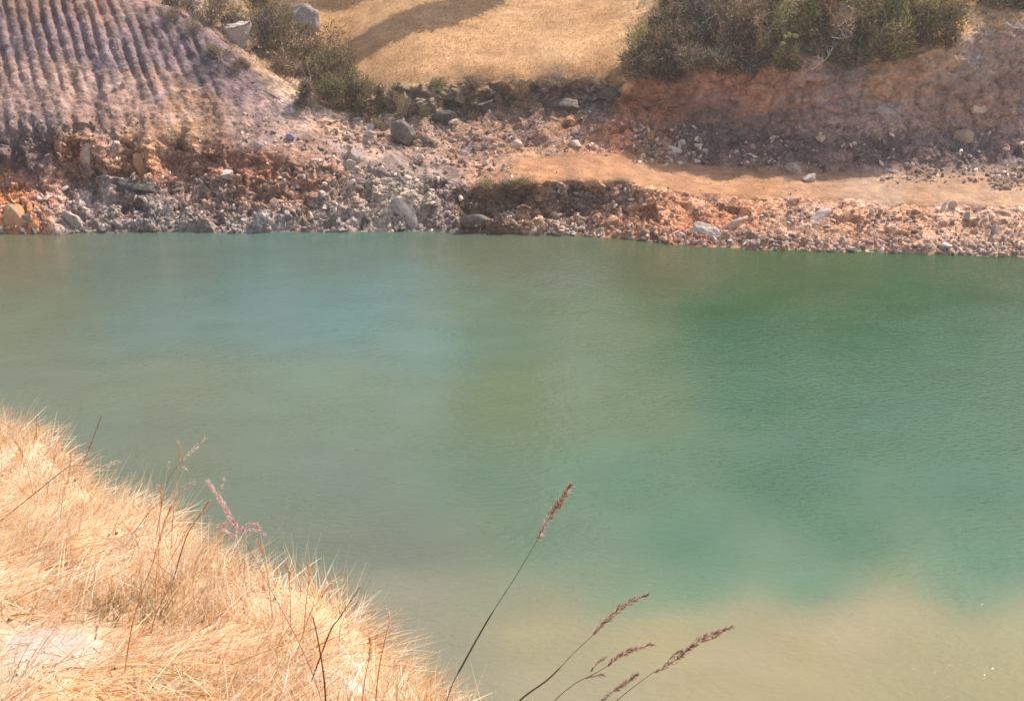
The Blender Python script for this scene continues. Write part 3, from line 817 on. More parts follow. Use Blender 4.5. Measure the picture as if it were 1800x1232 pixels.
seed_plant("tallest dark grass stalk with purple brown seed head against the green water", 3.1,
           [(788, 1222, 0), (815, 1165, 0), (862, 1082, 0), (905, 1015, 0), (945, 948, 0)], [(945, 948, 0), (968, 905, 0), (985, 882, 0), (1004, 851, 0)],
           hr=0.0085, hcount=420, sheath=(1080, 1180), stem_col=(92, 66, 58), hair=0.25)
seed_plant("arching purple seed head second tallest, over the tan silt water", 3.0,
           [(905, 1240, 0), (965, 1192, 0), (1010, 1146, 0), (1042, 1116, 0)], [(1042, 1116, 0), (1068, 1088, 0), (1100, 1062, 0), (1138, 1045, 0)], hr=0.0065, hcount=330, sheath=(1170, 1260))
seed_plant("short purple seed head with small side spike between two longer arching stalks", 3.0,
           [(965, 1245, 0), (1005, 1205, 0), (1040, 1186, 0), (1068, 1170, 0)], [(1068, 1170, 0), (1090, 1152, 0), (1115, 1142, 0), (1146, 1132, 0)], hr=0.0055, hcount=240,
           sides=[[(1038, 1180, 0), (1050, 1165, 0), (1064, 1155, 0)], [(1030, 1192, 0), (1045, 1187, 0), (1062, 1186, 0)]])
seed_plant("lowest purple seed head, cut by the bottom of the picture", 2.95,
           [(1010, 1275, 0), (1035, 1248, 0), (1050, 1236, 0)], [(1050, 1236, 0), (1078, 1215, 0), (1100, 1200, 0), (1120, 1184, 0)], hr=0.0055, hcount=220)
seed_plant("longest branching purple seed head, the one farthest right", 3.0,
           [(1055, 1258, 0), (1085, 1230, 0), (1120, 1202, 0), (1150, 1180, 0)], [(1150, 1182, 0), (1190, 1158, 0), (1235, 1122, 0), (1286, 1102, 0)], hr=0.006, hcount=360,
           sides=[[(1165, 1172, 0), (1185, 1150, 0), (1198, 1144, 0)], [(1190, 1158, 0), (1210, 1140, 0), (1216, 1136, 0)], [(1230, 1128, 0), (1255, 1120, 0), (1275, 1104, 0)]])
seed_plant("pink feathery seed plume with side branches leaning left over the bank edge", 3.4,
           [(560, 1215, -.3), (535, 1150, -.2), (500, 1080, -.1), (462, 1010, 0), (424, 938, 0)], [(424, 938, 0), (405, 908, 0), (388, 880, 0), (366, 846, 0)], PINK, hr=0.006, hcount=360, stem_col=(150, 120, 115),
           sides=[[(424, 930, 0), (440, 920, 0), (458, 924, 0)], [(424, 934, 0), (445, 930, 0), (466, 938, 0)], [(420, 925, 0), (400, 920, 0), (385, 926, 0)], [(416, 944, 0), (405, 938, 0), (394, 932, 0)]])
seed_plant("dark upright bare stalk on the bank near the bottom of the picture", 3.0, [(573, 1240, 0), (568, 1180, 0), (558, 1120, 0), (550, 1083, 0)], None, stem_col=(105, 66, 48), sr=0.0024)
seed_plant("thin stalk with pale wispy tip standing in front of the shore water", 3.3, [(662, 1215, 0), (668, 1165, 0), (680, 1110, 0)], [(680, 1110, 0), (684, 1092, 0), (682, 1072, 0)], PALE, hr=0.003, hcount=60, stem_col=(176, 120, 78), sr=.0017)
seed_plant("short dark bare stalk slanting right above the bank edge", 3.6, [(580, 1110, 0), (595, 1088, 0), (615, 1058, 0), (633, 1031, 0)], None, stem_col=(128, 84, 55), sr=0.0021)
seed_plant("pale wispy seed spike slanting right at the upper bank edge", 4.9, [(288, 870, 0), (300, 835, 0), (322, 808, 0)], [(322, 808, 0), (340, 790, 0), (360, 770, 0)], PALE, hr=0.007, hcount=90, stem_col=(170, 130, 95), sides=[[(308, 828, 0), (318, 822, 0), (328, 824, 0)], [(292, 830, 0), (296, 820, 0), (298, 812, 0)]])
seed_plant("mauve seed spike slanting right under the pale wispy one", 4.8, [(262, 900, 0), (275, 890, 0), (290, 876, 0)], [(290, 876, 0), (312, 862, 0), (342, 848, 0)], MAUVE, hr=0.009, hcount=170, stem_col=(160, 125, 105))
seed_plant("low brown stalk arching right to a white tip", 5.2, [(112, 826, 0), (130, 818, 0), (158, 818, 0), (185, 822, 0)], [(185, 822, 0), (196, 815, 0), (208, 811, 0)], PALE, hr=0.008, hcount=90, stem_col=(138, 96, 66), sr=0.002)
seed_plant("dark brown spike at the upper left of the bank edge", 6.0, [(140, 830, 0), (150, 805, 0)], [(150, 805, 0), (162, 775, 0), (178, 732, 0)], BROWN * 0.6, hr=0.006, hcount=160, stem_col=(120, 80, 58), sr=.002, hair=0)
seed_plant("curled pale tip on a thin stalk beside the short dark bare stalk", 3.7, [(545, 1078, 0), (556, 1060, 0), (566, 1040, 0)], [(566, 1040, 0), (574, 1026, 0), (600, 1019, 0)], PALE, hr=0.0035, hcount=70, stem_col=(200, 165, 120))
seed_plant("pale straw stalk bending over right of the pink plume", 4.2, [(330, 930, 0), (355, 905, 0), (380, 880, 0)], [(380, 880, 0), (388, 862, 0), (394, 842, 0)], PALE * .9, hr=0.004, hcount=60, stem_col=(205, 165, 120))
seed_plant("brown spike slanting right below the pink plume's tip", 4.2, [(325, 950, 0), (342, 918, 0)], [(342, 918, 0), (356, 898, 0), (368, 880, 0)], BROWN, hr=0.005, hcount=90, stem_col=(140, 98, 66), sr=.002, hair=0)
seed_plant("tall red brown stalk in the middle of the grassy bank", 3.6, [(232, 1100, 0), (250, 1040, 0), (270, 985, 0)], [(270, 985, 0), (286, 930, 0), (300, 890, 0)], BROWN, hr=0.005, hcount=180, stem_col=(214, 164, 118), sr=.0022, hair=0)
seed_plant("slim rust spike right of the tall red brown stalk", 3.9, [(272, 1085, 0), (285, 1055, 0)], [(285, 1055, 0), (296, 1035, 0), (300, 1020, 0)], BROWN, hr=0.0045, hcount=90, stem_col=(185, 128, 80), sr=.002, hair=0)
k = 0
spikes = [("tan spike rising highest above the middle of the rim grass", 4.7, (309, 850), (314, 778)), ("tan spike just left of the pink plume's foot", 4.5, (281, 915), (280, 855)),
          ("amber spike in a pair right of the pink plume", 4.0, (470, 1010), (452, 950)), ("thin amber spike above the rim, halfway from plume to curled tip", 3.9, (510, 1050), (502, 990)),
          ("pale amber spike nearest the curled pale tip", 3.8, (538, 1060), (541, 995)), ("straw spike at the far left top of the bank", 6.6, (10, 760), (18, 722)),
          ("brown leaning stalk crossing the upper left straw", 5.4, (50, 830), (26, 775)), ("thin brown stalk upright near the low arching one", 5.0, (110, 880), (124, 795)),
          ("rust stalk rising from the right end of the straw bank", 3.2, (640, 1205), (650, 1120))]
for lab, D_, a_, b_ in spikes:
    mid = ((a_[0] + b_[0]) / 2 + 3, (a_[1] + b_[1]) / 2)
    seed_plant(lab, D_, [(a_[0], a_[1], 0), (mid[0], mid[1], 0)], [(mid[0], mid[1], 0), ((mid[0] + b_[0]) / 2 + 2, (mid[1] + b_[1]) / 2, 0), (b_[0], b_[1], 0)], BROWN, hr=0.0035, hcount=110, stem_col=(220, 174, 128), sr=.0017, hair=0.0, group="dry grass spikes along the near bank")

# ------------------------------------------------------------------ stones
def ico(sub):
    import bmesh
    bm = bmesh.new(); bmesh.ops.create_icosphere(bm, subdivisions=sub, radius=1.0)
    v = np.array([x.co[:] for x in bm.verts]); f = np.array([[y.index for y in x.verts] for x in bm.faces]); bm.free()
    return v, f
IV0, IF0 = ico(1)
IV1, IF1 = ico(2)
IV2, IF2 = ico(4)
def angular(v, seed, cuts=9, lo=0.45, hi=0.85):
    """cut a sphere by random planes: an angular stone"""
    r = np.random.default_rng(seed)
    v = v.copy()
    for k in range(cuts):
        n = unit(r.normal(size=3)); d = r.uniform(lo, hi)
        s = v @ n - d
        v = v - np.clip(s, 0, None)[:, None] * n
    return v
def rot_rand(n, tilt=math.pi):
    q = rng.normal(size=(n, 4)); q /= np.linalg.norm(q, axis=1, keepdims=True)
    w, x, y, z = q.T
    return np.stack([1 - 2 * (y * y + z * z), 2 * (x * y - z * w), 2 * (x * z + y * w), 2 * (x * y + z * w), 1 - 2 * (x * x + z * z), 2 * (y * z - x * w), 2 * (x * z - y * w), 2 * (y * z + x * w), 1 - 2 * (x * x + y * y)], -1).reshape(-1, 3, 3)

def scatter_rubble(name, label, regions, n_total, pal, pale=0.22):
    """regions: (u0,u1, vtop(u)->, vbot(u)->, weight, smin, smax)"""
    uu, vv, ss = [], [], []
    W = sum(r[4] for r in regions)
    for (u0, u1, vt, vb, w, s0, s1) in regions:
        m = int(n_total * w / W)
        a = rng.uniform(u0, u1, m); f = rng.random(m)
        top = np.interp(a, *vt) if isinstance(vt, tuple) else vt
        bot = np.interp(a, *vb) if isinstance(vb, tuple) else vb
        b = bot + (top - bot) * f
        # clumping
        k = vnoise(np.stack([a * .03, b * .05, 0 * a], -1), 501) > rng.uniform(-1.0, 0.9, m)
        uu.append(a[k]); vv.append(b[k]); ss.append((s0 * .8 + (s1 * 1.15 - s0) * rng.random(m) ** 4.0)[k])
    u, v, s = map(np.concatenate, (uu, vv, ss))
    pos, nn, cc = spots(u, v)
    n = len(u)
    Rm = rot_rand(n)
    sc = np.stack([s, s * rng.uniform(.55, 1, n), s * rng.uniform(.35, .75, n)], -1)
    var = [angular(IV1, 900 + k, 7, .35, .7) * np.array([1.35, 1, 1]) for k in range(12)]
    vi = rng.integers(0, 12, n)
    base = np.stack(var)[vi]                      # n,42,3
    vv_ = np.einsum('nij,nkj->nki', Rm, base * sc[:, None, :]) + (pos + nn * s[:, None] * 0.15)[:, None, :]
    m = IV1.shape[0]
    ff = (np.arange(n)[:, None, None] * m + IF1[None]).reshape(-1, 3)
    ci = rng.integers(0, len(pal), n)
    c = np.asarray(pal)[ci] * rng.uniform(.4, 1.3, (n, 1))
    c = 0.55 * c + 0.45 * cc * rng.uniform(.8, 1.4, (n, 1))
    pl = rng.random(n) < pale
    c[pl] = s2l([215, 190, 172]) * rng.uniform(.75, 1.0, (pl.sum(), 1))
    o = link(name, mesh_np(name, vv_.reshape(-1, 3), ff, M_RUB, np.repeat(c, m, axis=0)))
    tag(o, label, "rubble", kind="stuff")
SH = (UX, L[0] - 1)
L1 = (UX, L[1])
def off(line, d): return (line[0], line[1] + d)
pal_rub = s2l(np.array([[140, 126, 120], [162, 144, 134], [112, 100, 98], [176, 152, 134], [150, 118, 96]]))
scatter_rubble("rubble", "loose broken stones strewn over the far bank down to the waterline",
    [(-80, 860, off(SH, -42), SH, 3.4, .03, .13), (-80, 860, off(SH, -95), off(SH, -30), 2.0, .03, .15), (860, 1880, off(SH, -22), SH, 3.2, .03, .14), (1100, 1880, off(SH, -70), off(SH, -15), 2.0, .025, .12),
     (550, 900, 200, 320, 1.6, .03, .14), (880, 1160, 190, 275, 0.9, .025, .12), (1110, 1240, 222, 290, 0.9, .04, .17), (1290, 1370, 268, 292, .25, .04, .13), (1540, 1850, 296, 322, .7, .03, .13), (1740, 1830, 305, 335, .35, .05, .16),
     (1220, 1850, 235, 300, .7, .03, .14), (0, 620, 200, 330, 1.3, .025, .11), (0, 560, 60, 220, .5, .02, .07), (870, 1880, 262, 350, 1.3, .015, .05), (960, 1110, 335, 405, .8, .03, .13)],
    27000, pal_rub)

BV = [mesh_np(f"boulder_shape", (lambda a: a + (0.26 if k in (1, 2, 3, 9) else 0.10) * unit(a) * fbm(a * 3.2, 4, 600 + k, .6)[:, None])(angular(IV2, 40 + k, 10, .34, .74)), IF2) for k in range(10)]
SV = [mesh_np(f"stone_shape", angular(IV2, 80 + k, 8, .34, .72), IF2) for k in range(10)]
def px2m(p): return float(np.linalg.norm(p - np.array([0, 0, H]))) / FPX
bver = {}
def boulder(label, u, v, w, h, mat, rot=0.0, flat=0.8, shape=0, group=None, name="boulder", cat="boulder", sink=.25, dv=0):
    """stands with its foot at the far bank point seen at (u, v+h/2); w, h photo pixels"""
    p, nn = spot(u, v + h * 0.35)
    k = px2m(p)
    key = (shape % 10, mat.name, name)
    if key not in bver:
        me = (BV if name == "boulder" else SV)[shape % 10].copy(); me.materials.append(mat); me.name = name; bver[key] = me
    o = link(name, bver[key])
    o.scale = (w * k * .62, w * k * .5 * flat, h * k * .62)
    o.rotation_euler = (R(random.uniform(-12, 12)), R(rot), R(random.uniform(-40, 40)))
    o.location = Vector(p) + Vector((0, 0, h * k * (.5 - sink)))
    tag(o, label, cat, group)
    return o
boulder("grey lichened boulder on the left ridge, nearer the scraped slope", 421, 66, 58, 50, M_GREY, 8, shape=1, sink=.05)
boulder("dark grey boulder on the left ridge beside the meadow edge", 530, 36, 64, 56, M_GREY, 10, shape=2, sink=.05)
boulder("mossy dark boulder with pale cap below the ridge bushes in the gully", 703, 226, 44, 44, M_DARK, -5, shape=3)
boulder("small bluish stone just left of the mossy dark boulder", 652, 219, 20, 16, M_BLUE, shape=4)
boulder("small pale rounded stone below the bluish one", 650, 237, 20, 13, M_PALE, shape=5)
boulder("white limestone block on the rubble slope above the grey scree", 622, 264, 34, 22, M_PALE, -20, shape=6)
boulder("pale split rock under the white limestone block", 612, 288, 30, 26, M_PALE, 30, shape=7)
boulder("white flat boulder lying on the small stone heap at the cliff foot", 1182, 262, 26, 13, M_PALE, 5, shape=8)
boulder("white stone on the upper gully slope below the meadow scarp", 798, 219, 20, 12, M_PALE, shape=9)
boulder("whitish stone left of the orange patch under the scarp", 1010, 255, 26, 16, M_PALE, shape=0)
boulder("long pale block lying on the track at the edge of the shade", 1423, 313, 30, 16, M_PALE, -8, shape=1)
boulder("thin pale slab lying at the shade edge farther right", 1566, 300, 18, 6, M_PALE, 10, shape=2)
boulder("large grey slab set in the orange shore slope", 1242, 400, 54, 34, M_GREY, 24, .6, shape=2, sink=.42)
boulder("broad pale slab in the orange slope below the track", 1440, 373, 70, 26, M_PALE, -14, .5, shape=4, sink=.42)
boulder("dark slanted rock right of the large grey slab", 1290, 392, 46, 20, M_TAN, -28, .5, shape=5, sink=.35)
boulder("grey shaded boulder at the talus foot beside the track", 1395, 297, 30, 18, M_GREY, shape=6)
boulder("round grey stone high among the cliff bushes", 1498, 14, 24, 22, M_GREY, shape=7, sink=-.2)
boulder("pale pointed stone under the round grey one", 1478, 34, 20, 34, M_PALE, 15, shape=8, sink=-.1)
boulder("low dark brown boulder in the gully below the green shrub", 787, 207, 46, 26, M_DARK, shape=9)
boulder("dark rough boulder by the meadow scarp, right of the gully shrubs", 850, 184, 52, 26, M_DARK, shape=1)
boulder("brown rough mound of rock under the middle of the scarp", 985, 180, 50, 24, M_DARK, shape=2)
boulder("grey rock under the right end of the meadow scarp", 1062, 168, 44, 26, M_DARK, shape=3)
boulder("tan boulder half buried above the track's lip", 905, 250, 40, 24, M_TAN, shape=4)
boulder("dark overhanging rock at the waterline in the middle of the far shore", 830, 386, 56, 34, M_DARK, 10, shape=5, sink=.35)
boulder("pale streaked rock face leaning by the grey scree at the shore", 712, 366, 50, 62, M_GREY, -20, .5, shape=6, sink=.45)
boulder("mauve grey rock outcrop at the water's edge far left", 130, 375, 52, 46, M_GREY, 12, .6, shape=7, sink=.4)
boulder("orange rock pillar in the ledge, left of the widest hollow", 243, 274, 34, 44, M_ORANGE, 0, .6, shape=8, sink=.42)
boulder("slim tan rock pillar in the ledge near the left edge", 155, 270, 22, 46, M_TAN, 5, .6, shape=9, sink=.42)
boulder("orange rock bulge at the waterline in the lower left corner of the far shore", 34, 380, 52, 56, M_ORANGE, 0, .5, shape=0, sink=.42)
boulder("dark slate lump above the left beach", 240, 330, 54, 26, M_DARK, 10, .7, shape=2, sink=.35)
boulder("grey oval rock below the orange hollow", 398, 306, 32, 16, M_GREY, 10, shape=1)
boulder("small white stone high on the scraped slope", 215, 152, 14, 14, M_PALE, shape=4, sink=.1)
boulder("bluish stone speck at the right foot of the scraped slope", 506, 240, 16, 12, M_BLUE, shape=3)
boulder("pale blocky stone standing on the right end of the slope", 1672, 360, 18, 18, M_PALE, 20, shape=5)
boulder("pale tilted stone beside the standing one", 1657, 364, 10, 16, M_PALE, 30, shape=6)
boulder("pale triangular stone on the slope above the right shore", 1698, 376, 18, 20, M_PALE, shape=7)
boulder("white upright stone in the stony patch at the right", 1748, 398, 20, 22, M_PALE, 20, shape=8)
boulder("white rounded stone at the waterline on the right shore", 1497, 440, 18, 10, M_PALE, shape=9)
boulder("long flat pale stone at the waterline near the right", 1660, 436, 26, 12, M_PALE, -12, shape=0)
boulder("pale stone embedded in the shaded cliff foot", 1443, 246, 22, 16, M_TAN, shape=1)
boulder("pale angular block in the shaded cliff face near the right edge", 1690, 236, 28, 26, M_TAN, 10, shape=2)
boulder("flat tan ledge stone in the right cliff face", 1715, 192, 34, 18, M_TAN, -10, .6, shape=3, sink=.4)

groups = [
 ("grey angular stone in the band along the left waterline", "stones along the left waterline", 0, 820, off(SH, -30), off(SH, -3), 60, 7, 15, [M_GREY, M_GREY, M_PALE, M_DARK]),
 ("brown or grey block in the rubble between the left ledge and the beach", "blocks below the left ledge", 60, 600, off(SH, -90), off(SH, -34), 44, 8, 20, [M_GREY, M_TAN, M_ORANGE, M_DARK]),
 ("pale stone lying along the waterline of the right shore", "stones along the right waterline", 960, 1800, off(SH, -16), off(SH, -2), 58, 7, 14, [M_PALE, M_TAN, M_GREY]),
 ("pale broken stone on the sunlit slope between track and right shore", "stones on the right slope", 1300, 1800, off(SH, -70), off(SH, -18), 34, 6, 13, [M_PALE, M_TAN]),
 ("whitish stone in the small heap at the foot of the shaded cliff", "stones of the heap at the cliff foot", 1115, 1225, 224, 284, 16, 7, 13, [M_PALE, M_TAN]),
 ("stone lying in the dry gully between the ridge bushes and the track", "stones in the gully", 560, 880, 215, 310, 30, 7, 15, [M_PALE, M_GREY, M_TAN]),
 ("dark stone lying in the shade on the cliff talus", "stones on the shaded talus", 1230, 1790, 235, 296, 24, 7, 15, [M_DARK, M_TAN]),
]
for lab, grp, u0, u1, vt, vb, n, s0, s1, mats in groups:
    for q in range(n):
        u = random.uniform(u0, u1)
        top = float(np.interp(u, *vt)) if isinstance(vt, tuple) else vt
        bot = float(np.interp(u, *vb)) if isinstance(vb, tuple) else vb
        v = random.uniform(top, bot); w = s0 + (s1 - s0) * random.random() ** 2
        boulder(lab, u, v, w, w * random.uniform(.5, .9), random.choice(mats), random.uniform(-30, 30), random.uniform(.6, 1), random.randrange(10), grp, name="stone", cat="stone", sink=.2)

# pale crusted lip on the near bank edge and loose clods
def near_rock(label, u, v, w, h, col, D, seed, name="rock"):
    p = P(u, v, D); k = D * 1.12 / FPX
    a = angular(IV2, seed, 16, .5, .9); a = a + 0.10 * unit(a) * fbm(a * 3.2, 4, seed)[:, None]
    m_ = mat_stone("crusted_rock", col, tuple(c * .72 for c in col), 0.35, 60)
    o = link(name, mesh_np(name, a, IF2, m_))
    gz = float(bank_z(np.array([p[0]]), np.array([p[1]]))[0])
    o.location = (p[0], p[1], gz + h * k * .25)
    o.scale = (w * k * .55, w * k * .35, h * k * .6); o.rotation_euler = (0, R(28), R(-35))
    tag(o, label, "rock")
near_rock("pale crusted rock lip at the grassy edge above the water", 622, 1118, 84, 30, (.62, .55, .50), 3.85, 3)
near_rock("small brown clod on the bare sandy patch", 41, 1148, 14, 12, (.38, .2, .14), 3.35, 5)
near_rock("second brown clod farther right on the bare patch", 88, 1154, 12, 10, (.40, .25, .18), 3.3, 6)

litter()

# ------------------------------------------------------------------ bushes
def leaf_cloud(centers, radii, n, lsize, pal, wisp=0.2, seed=0, droop=0.0):
    r = np.random.default_rng(seed)
    k = len(centers)
    wts = np.array([a * b * c for a, b, c in radii]) ** 0.8; wts /= wts.sum()
    ci = r.choice(k, n, p=wts)
    d = r.normal(size=(n, 3)); d /= np.linalg.norm(d, axis=1, keepdims=True)
    rad = r.random(n) ** 0.45
    rr = np.asarray(radii)[ci]
    p = np.asarray(centers)[ci] + d * rad[:, None] * rr * (1 + 0.22 * vnoise(d * 3 + ci[:, None] * 7.1, seed))[:, None]
    clump = vnoise(p * 5.5, seed + 3)
    keep = clump > r.uniform(-0.8, 0.6, n)
    p, d, clump, ci = p[keep], d[keep], clump[keep], ci[keep]
    n = len(p)
    dr = unit(d + r.normal(size=(n, 3)) * 0.8 + np.array([0, 0, 0.35 - droop]))
    ln = lsize * r.uniform(.6, 1.6, n); wd = ln * r.uniform(.28, .5, n)
    w = r.random(n) < wisp
    ln[w] *= 3.2; wd[w] *= 0.4
    vv, ff, m = ribbons(p, dr, ln, wd, r.normal(size=(n, 3)) * .15, 2)
    pc = np.asarray(pal)[r.integers(0, len(pal), n)] * r.uniform(.6, 1.35, (n, 1)) * (1 + .5 * vnoise(p * 2.2, seed + 9))[:, None] * r.uniform(.6, 1.45, k)[ci][:, None]
    return vv, ff, np.repeat(np.clip(pc, 0.004, .7), m, axis=0)

OLIVE = [tuple(1.35 * x for x in c) for c in [(.15, .125, .055), (.09, .08, .04), (.22, .165, .08), (.25, .17, .09)]]
GREEN = [tuple(1.35 * x for x in c) for c in [(.12, .115, .04), (.17, .155, .05), (.08, .075, .032), (.20, .15, .07)]]
BRN = [tuple(1.35 * x for x in c) for c in [(.20, .13, .08), (.12, .085, .055), (.27, .18, .115), (.11, .09, .045)]]
RUST = [(.22, .12, .06), (.16, .09, .05), (.26, .16, .09)]
GRYG = [tuple(1.1 * x for x in c) for c in [(.22, .17, .115), (.32, .25, .18), (.13, .11, .07)]]
YEL = [(.5, .45, .10), (.4, .38, .10)]
def bush(label, u, v, w, h, pal, n=2600, lsize=0.055, wisp=.2, seed=0, name="bush", cat="bush", group=None, droop=0, mount=None):
    """w, h in photo pixels around (u, v)"""
    v = v - (5 if group == CB else 0)
    p, nn = spot(u, v + h * (0.42 if mount is None else mount))
    k = px2m(p)
    W, Hh = w * k / 2 * 1.12, h * k * 1.1
    r = random.Random(seed + 5)
    e = bpy.data.objects.new(name, None); COL.objects.link(e); e.location = p; tag(e, label, cat, group); e.empty_display_size = .2
    cs, rs = [], []
    lob = 7 + int(w * h / 1500)
    dep = min(W, 1.1)
    for q in range(lob):
        a = r.uniform(-1, 1); z = r.uniform(.12, .86)
        cs.append((a * W * .72 * math.sqrt(1 - (z - .4) ** 2), r.uniform(-.6, .6) * dep, z * Hh - .05))
        s = r.uniform(.26, .5)
        rs.append((W * s, dep * s, Hh * s * .85))
    if group == CB: pal = [tuple(1.3 * x for x in c) for c in pal]
    vv, ff, cc = leaf_cloud(cs, rs, int(n), lsize, pal, wisp, seed, droop)
    link("foliage", mesh_np("foliage", vv, ff, M_LEAF, cc), e)
    tv, tf = [], []
    for q in range(7):
        c = cs[q]
        pth = smooth_path([(c[0] * .12, c[1] * .12, -.12), (c[0] * .5, c[1] * .5, c[2] * .55), (c[0], c[1], c[2]), (c[0] * 1.25, c[1] * 1.2, c[2] + rs[q][2] * .95)], 9)
        a, b = tube(pth, np.linspace(.022, .005, 9), 5)
        tf += [tuple(i + len(tv) for i in f) for f in b]; tv += a
    for q in range(13):
        a = r.uniform(-.9, .9); hh_ = Hh * r.uniform(.75, 1.2)
        p1 = np.array([a * W * r.uniform(.7, 1.5), r.uniform(-1.1, .6) * dep, hh_ * (1 - .45 * abs(a))])
        pth = smooth_path([(p1[0] * .3, p1[1] * .3, 0), (p1[0] * .75, p1[1] * .7, hh_ * .6), tuple(p1)], 5)
        a, b = tube(pth, np.linspace(.013, .005, 5), 4)
        tf += [tuple(i + len(tv) for i in f) for f in b]; tv += a
    link("branches", mesh_list("branches", tv, tf, M_WOOD, (.34, .27, .21)), e)
    return e
RB = "bushes along the left ridge"
CB = "bushes along the cliff top"
bl = [
 ("olive brown bush at the top of the left ridge, right of the scraped crest", 366, 16, 78, 60, BRN, RB), ("pale dry tuft bush behind the scraped crest at the frame top", 318, 6, 60, 26, GRYG, RB),
 ("yellow green spiky bush at the frame top behind the grey boulder", 456, 22, 76, 70, OLIVE, RB), ("grey brown scrub between the two ridge boulders", 474, 66, 54, 60, GRYG, RB),
 ("olive bush wrapped round the dark ridge boulder", 500, 72, 54, 80, OLIVE, RB), ("brown bush beside the meadow just below the dark boulder", 550, 98, 92, 84, BRN, RB),
 ("dark low bush hugging the scraped slope's edge", 507, 122, 52, 34, BRN, RB), ("olive green bush low in the ridge row", 556, 142, 60, 60, OLIVE, RB),
 ("broad dark bush at the meadow corner", 588, 132, 76, 70, OLIVE, RB), ("green bush at the lower end of the ridge row", 584, 172, 50, 44, GREEN, RB),
 ("dark rounded bush at the meadow's lower left tip", 626, 164, 56, 50, OLIVE, RB), ("olive bush above the bluish stone", 640, 190, 44, 32, OLIVE, RB),
 ("shadowy bush under the left end of the scarp", 684, 172, 46, 34, BRN, RB), ("yellow dry tuft at the foot of the ridge bushes", 545, 170, 40, 36, GRYG, RB)]
for q, (lab, u, v, w, h, pal, g) in enumerate(bl):
    bush(lab, u, v, w, h, pal, 2300 + w * h * 1.1, .09, .16, 10 + q, group=g)
sm = [("small green shrub on the gully slope", 741, 196, 34, 22, GREEN), ("tiny green shrub in the middle of the meadow scarp", 768, 152, 26, 22, GREEN), ("wispy green plant right of the ridge bushes", 706, 190, 30, 34, OLIVE),
      ("low olive tuft beside the dark gully boulder", 820, 196, 44, 18, OLIVE), ("brown tuft atop the scarp's left half", 830, 147, 46, 11, BRN), ("brown tuft on the scarp's middle", 915, 143, 60, 11, BRN), ("dark tuft at the scarp's right half", 985, 144, 70, 12, BRN),
      ("dry tuft hanging at the right end of the scarp", 1060, 145, 56, 12, BRN), ("olive tuft over the lip beside the track", 905, 322, 60, 14, OLIVE), ("low weed patch near the dark waterline rock", 865, 326, 40, 16, OLIVE),
      ("dark turf lump at the top of the scraped crest", 300, 24, 44, 20, BRN), ("dark overhanging tuft on the scraped crest, second from the top", 342, 46, 48, 22, BRN), ("dark tuft on the scraped crest under the grey boulder", 386, 92, 42, 20, BRN), ("lowest dark tuft on the scraped crest", 420, 112, 34, 16, BRN),
      ("small green weed beside the mossy dark boulder", 665, 215, 26, 18, OLIVE), ("scrubby olive tuft under the scarp near the brown mound", 935, 172, 40, 20, OLIVE)]
for q, (lab, u, v, w, h, pal) in enumerate(sm):
    bush(lab, u, v, w, h, pal, 1200 + w * h * 1.6, .045, .3, 60 + q, name="shrub", cat="shrub")
br = [
 ("olive bush where the cliff top meets the meadow", 1128, 96, 78, 70, OLIVE), ("tall green bush at the frame top beside the meadow", 1190, 26, 80, 90, GREEN), ("brown bush behind the olive corner bush", 1175, 74, 86, 80, BRN),
 ("low dark bush on the leftmost cliff edge", 1120, 128, 66, 36, BRN), ("greyish twiggy bush left of centre on the cliff top", 1240, 36, 96, 90, GRYG), ("dark bush hanging over the orange clay", 1215, 96, 90, 50, BRN),
 ("mauve brown bush with dead twigs on the cliff top", 1290, 66, 96, 96, BRN), ("dark olive bush at the frame top, left of the yellow flowers", 1330, 18, 96, 70, OLIVE), ("dry brush overhanging the cliff below the twiggy bush", 1300, 108, 80, 36, GRYG),
 ("dark green bush bearing a cluster of yellow flowers", 1385, 62, 76, 84, GREEN), ("rust brown dried bush beside the yellow flowers", 1425, 44, 76, 84, RUST), ("dark bush at the frame top behind the pale stones", 1460, 10, 70, 60, OLIVE),
 ("shadowy bush under the pale stones", 1480, 66, 72, 50, BRN), ("olive bush right of the pale stones", 1530, 30, 76, 84, OLIVE), ("broad dark bush at the cliff's highest bulge", 1584, 46, 92, 96, GREEN),
 ("hanging dark bush below the broad one", 1562, 86, 70, 46, BRN), ("rounded dark bush on the cliff top by the golden grass", 1642, 40, 92, 66, OLIVE), ("pale twiggy bush at the frame top above the rounded one", 1610, 2, 86, 40, GRYG),
 ("low drape of brown scrub over the cliff lip at its left end", 1150, 124, 80, 26, BRN), ("grey brown scrub draped under the tall green bush", 1222, 112, 96, 28, GRYG), ("straggly scrub draped below the mauve brown bush", 1300, 118, 92, 28, BRN),
 ("olive scrub draped under the yellow flowers", 1378, 112, 78, 30, OLIVE), ("brown scrub draped right of the rust brown bush", 1462, 98, 76, 26, BRN), ("olive brown drape right of the shadowy bush", 1520, 100, 60, 30, OLIVE), ("low brown scrub trailing from the rounded dark bush", 1640, 70, 80, 24, BRN),
 ("dark low bush at the top right beyond the golden grass", 1735, 4, 100, 36, BRN), ("dark low bush in the top right corner", 1800, 2, 70, 30, OLIVE)]
for q, (lab, u, v, w, h, pal) in enumerate(br):
    bush(lab, u, v, w, h, pal, 2600 + w * h * 0.9, .12, .16, 100 + q, group=CB)
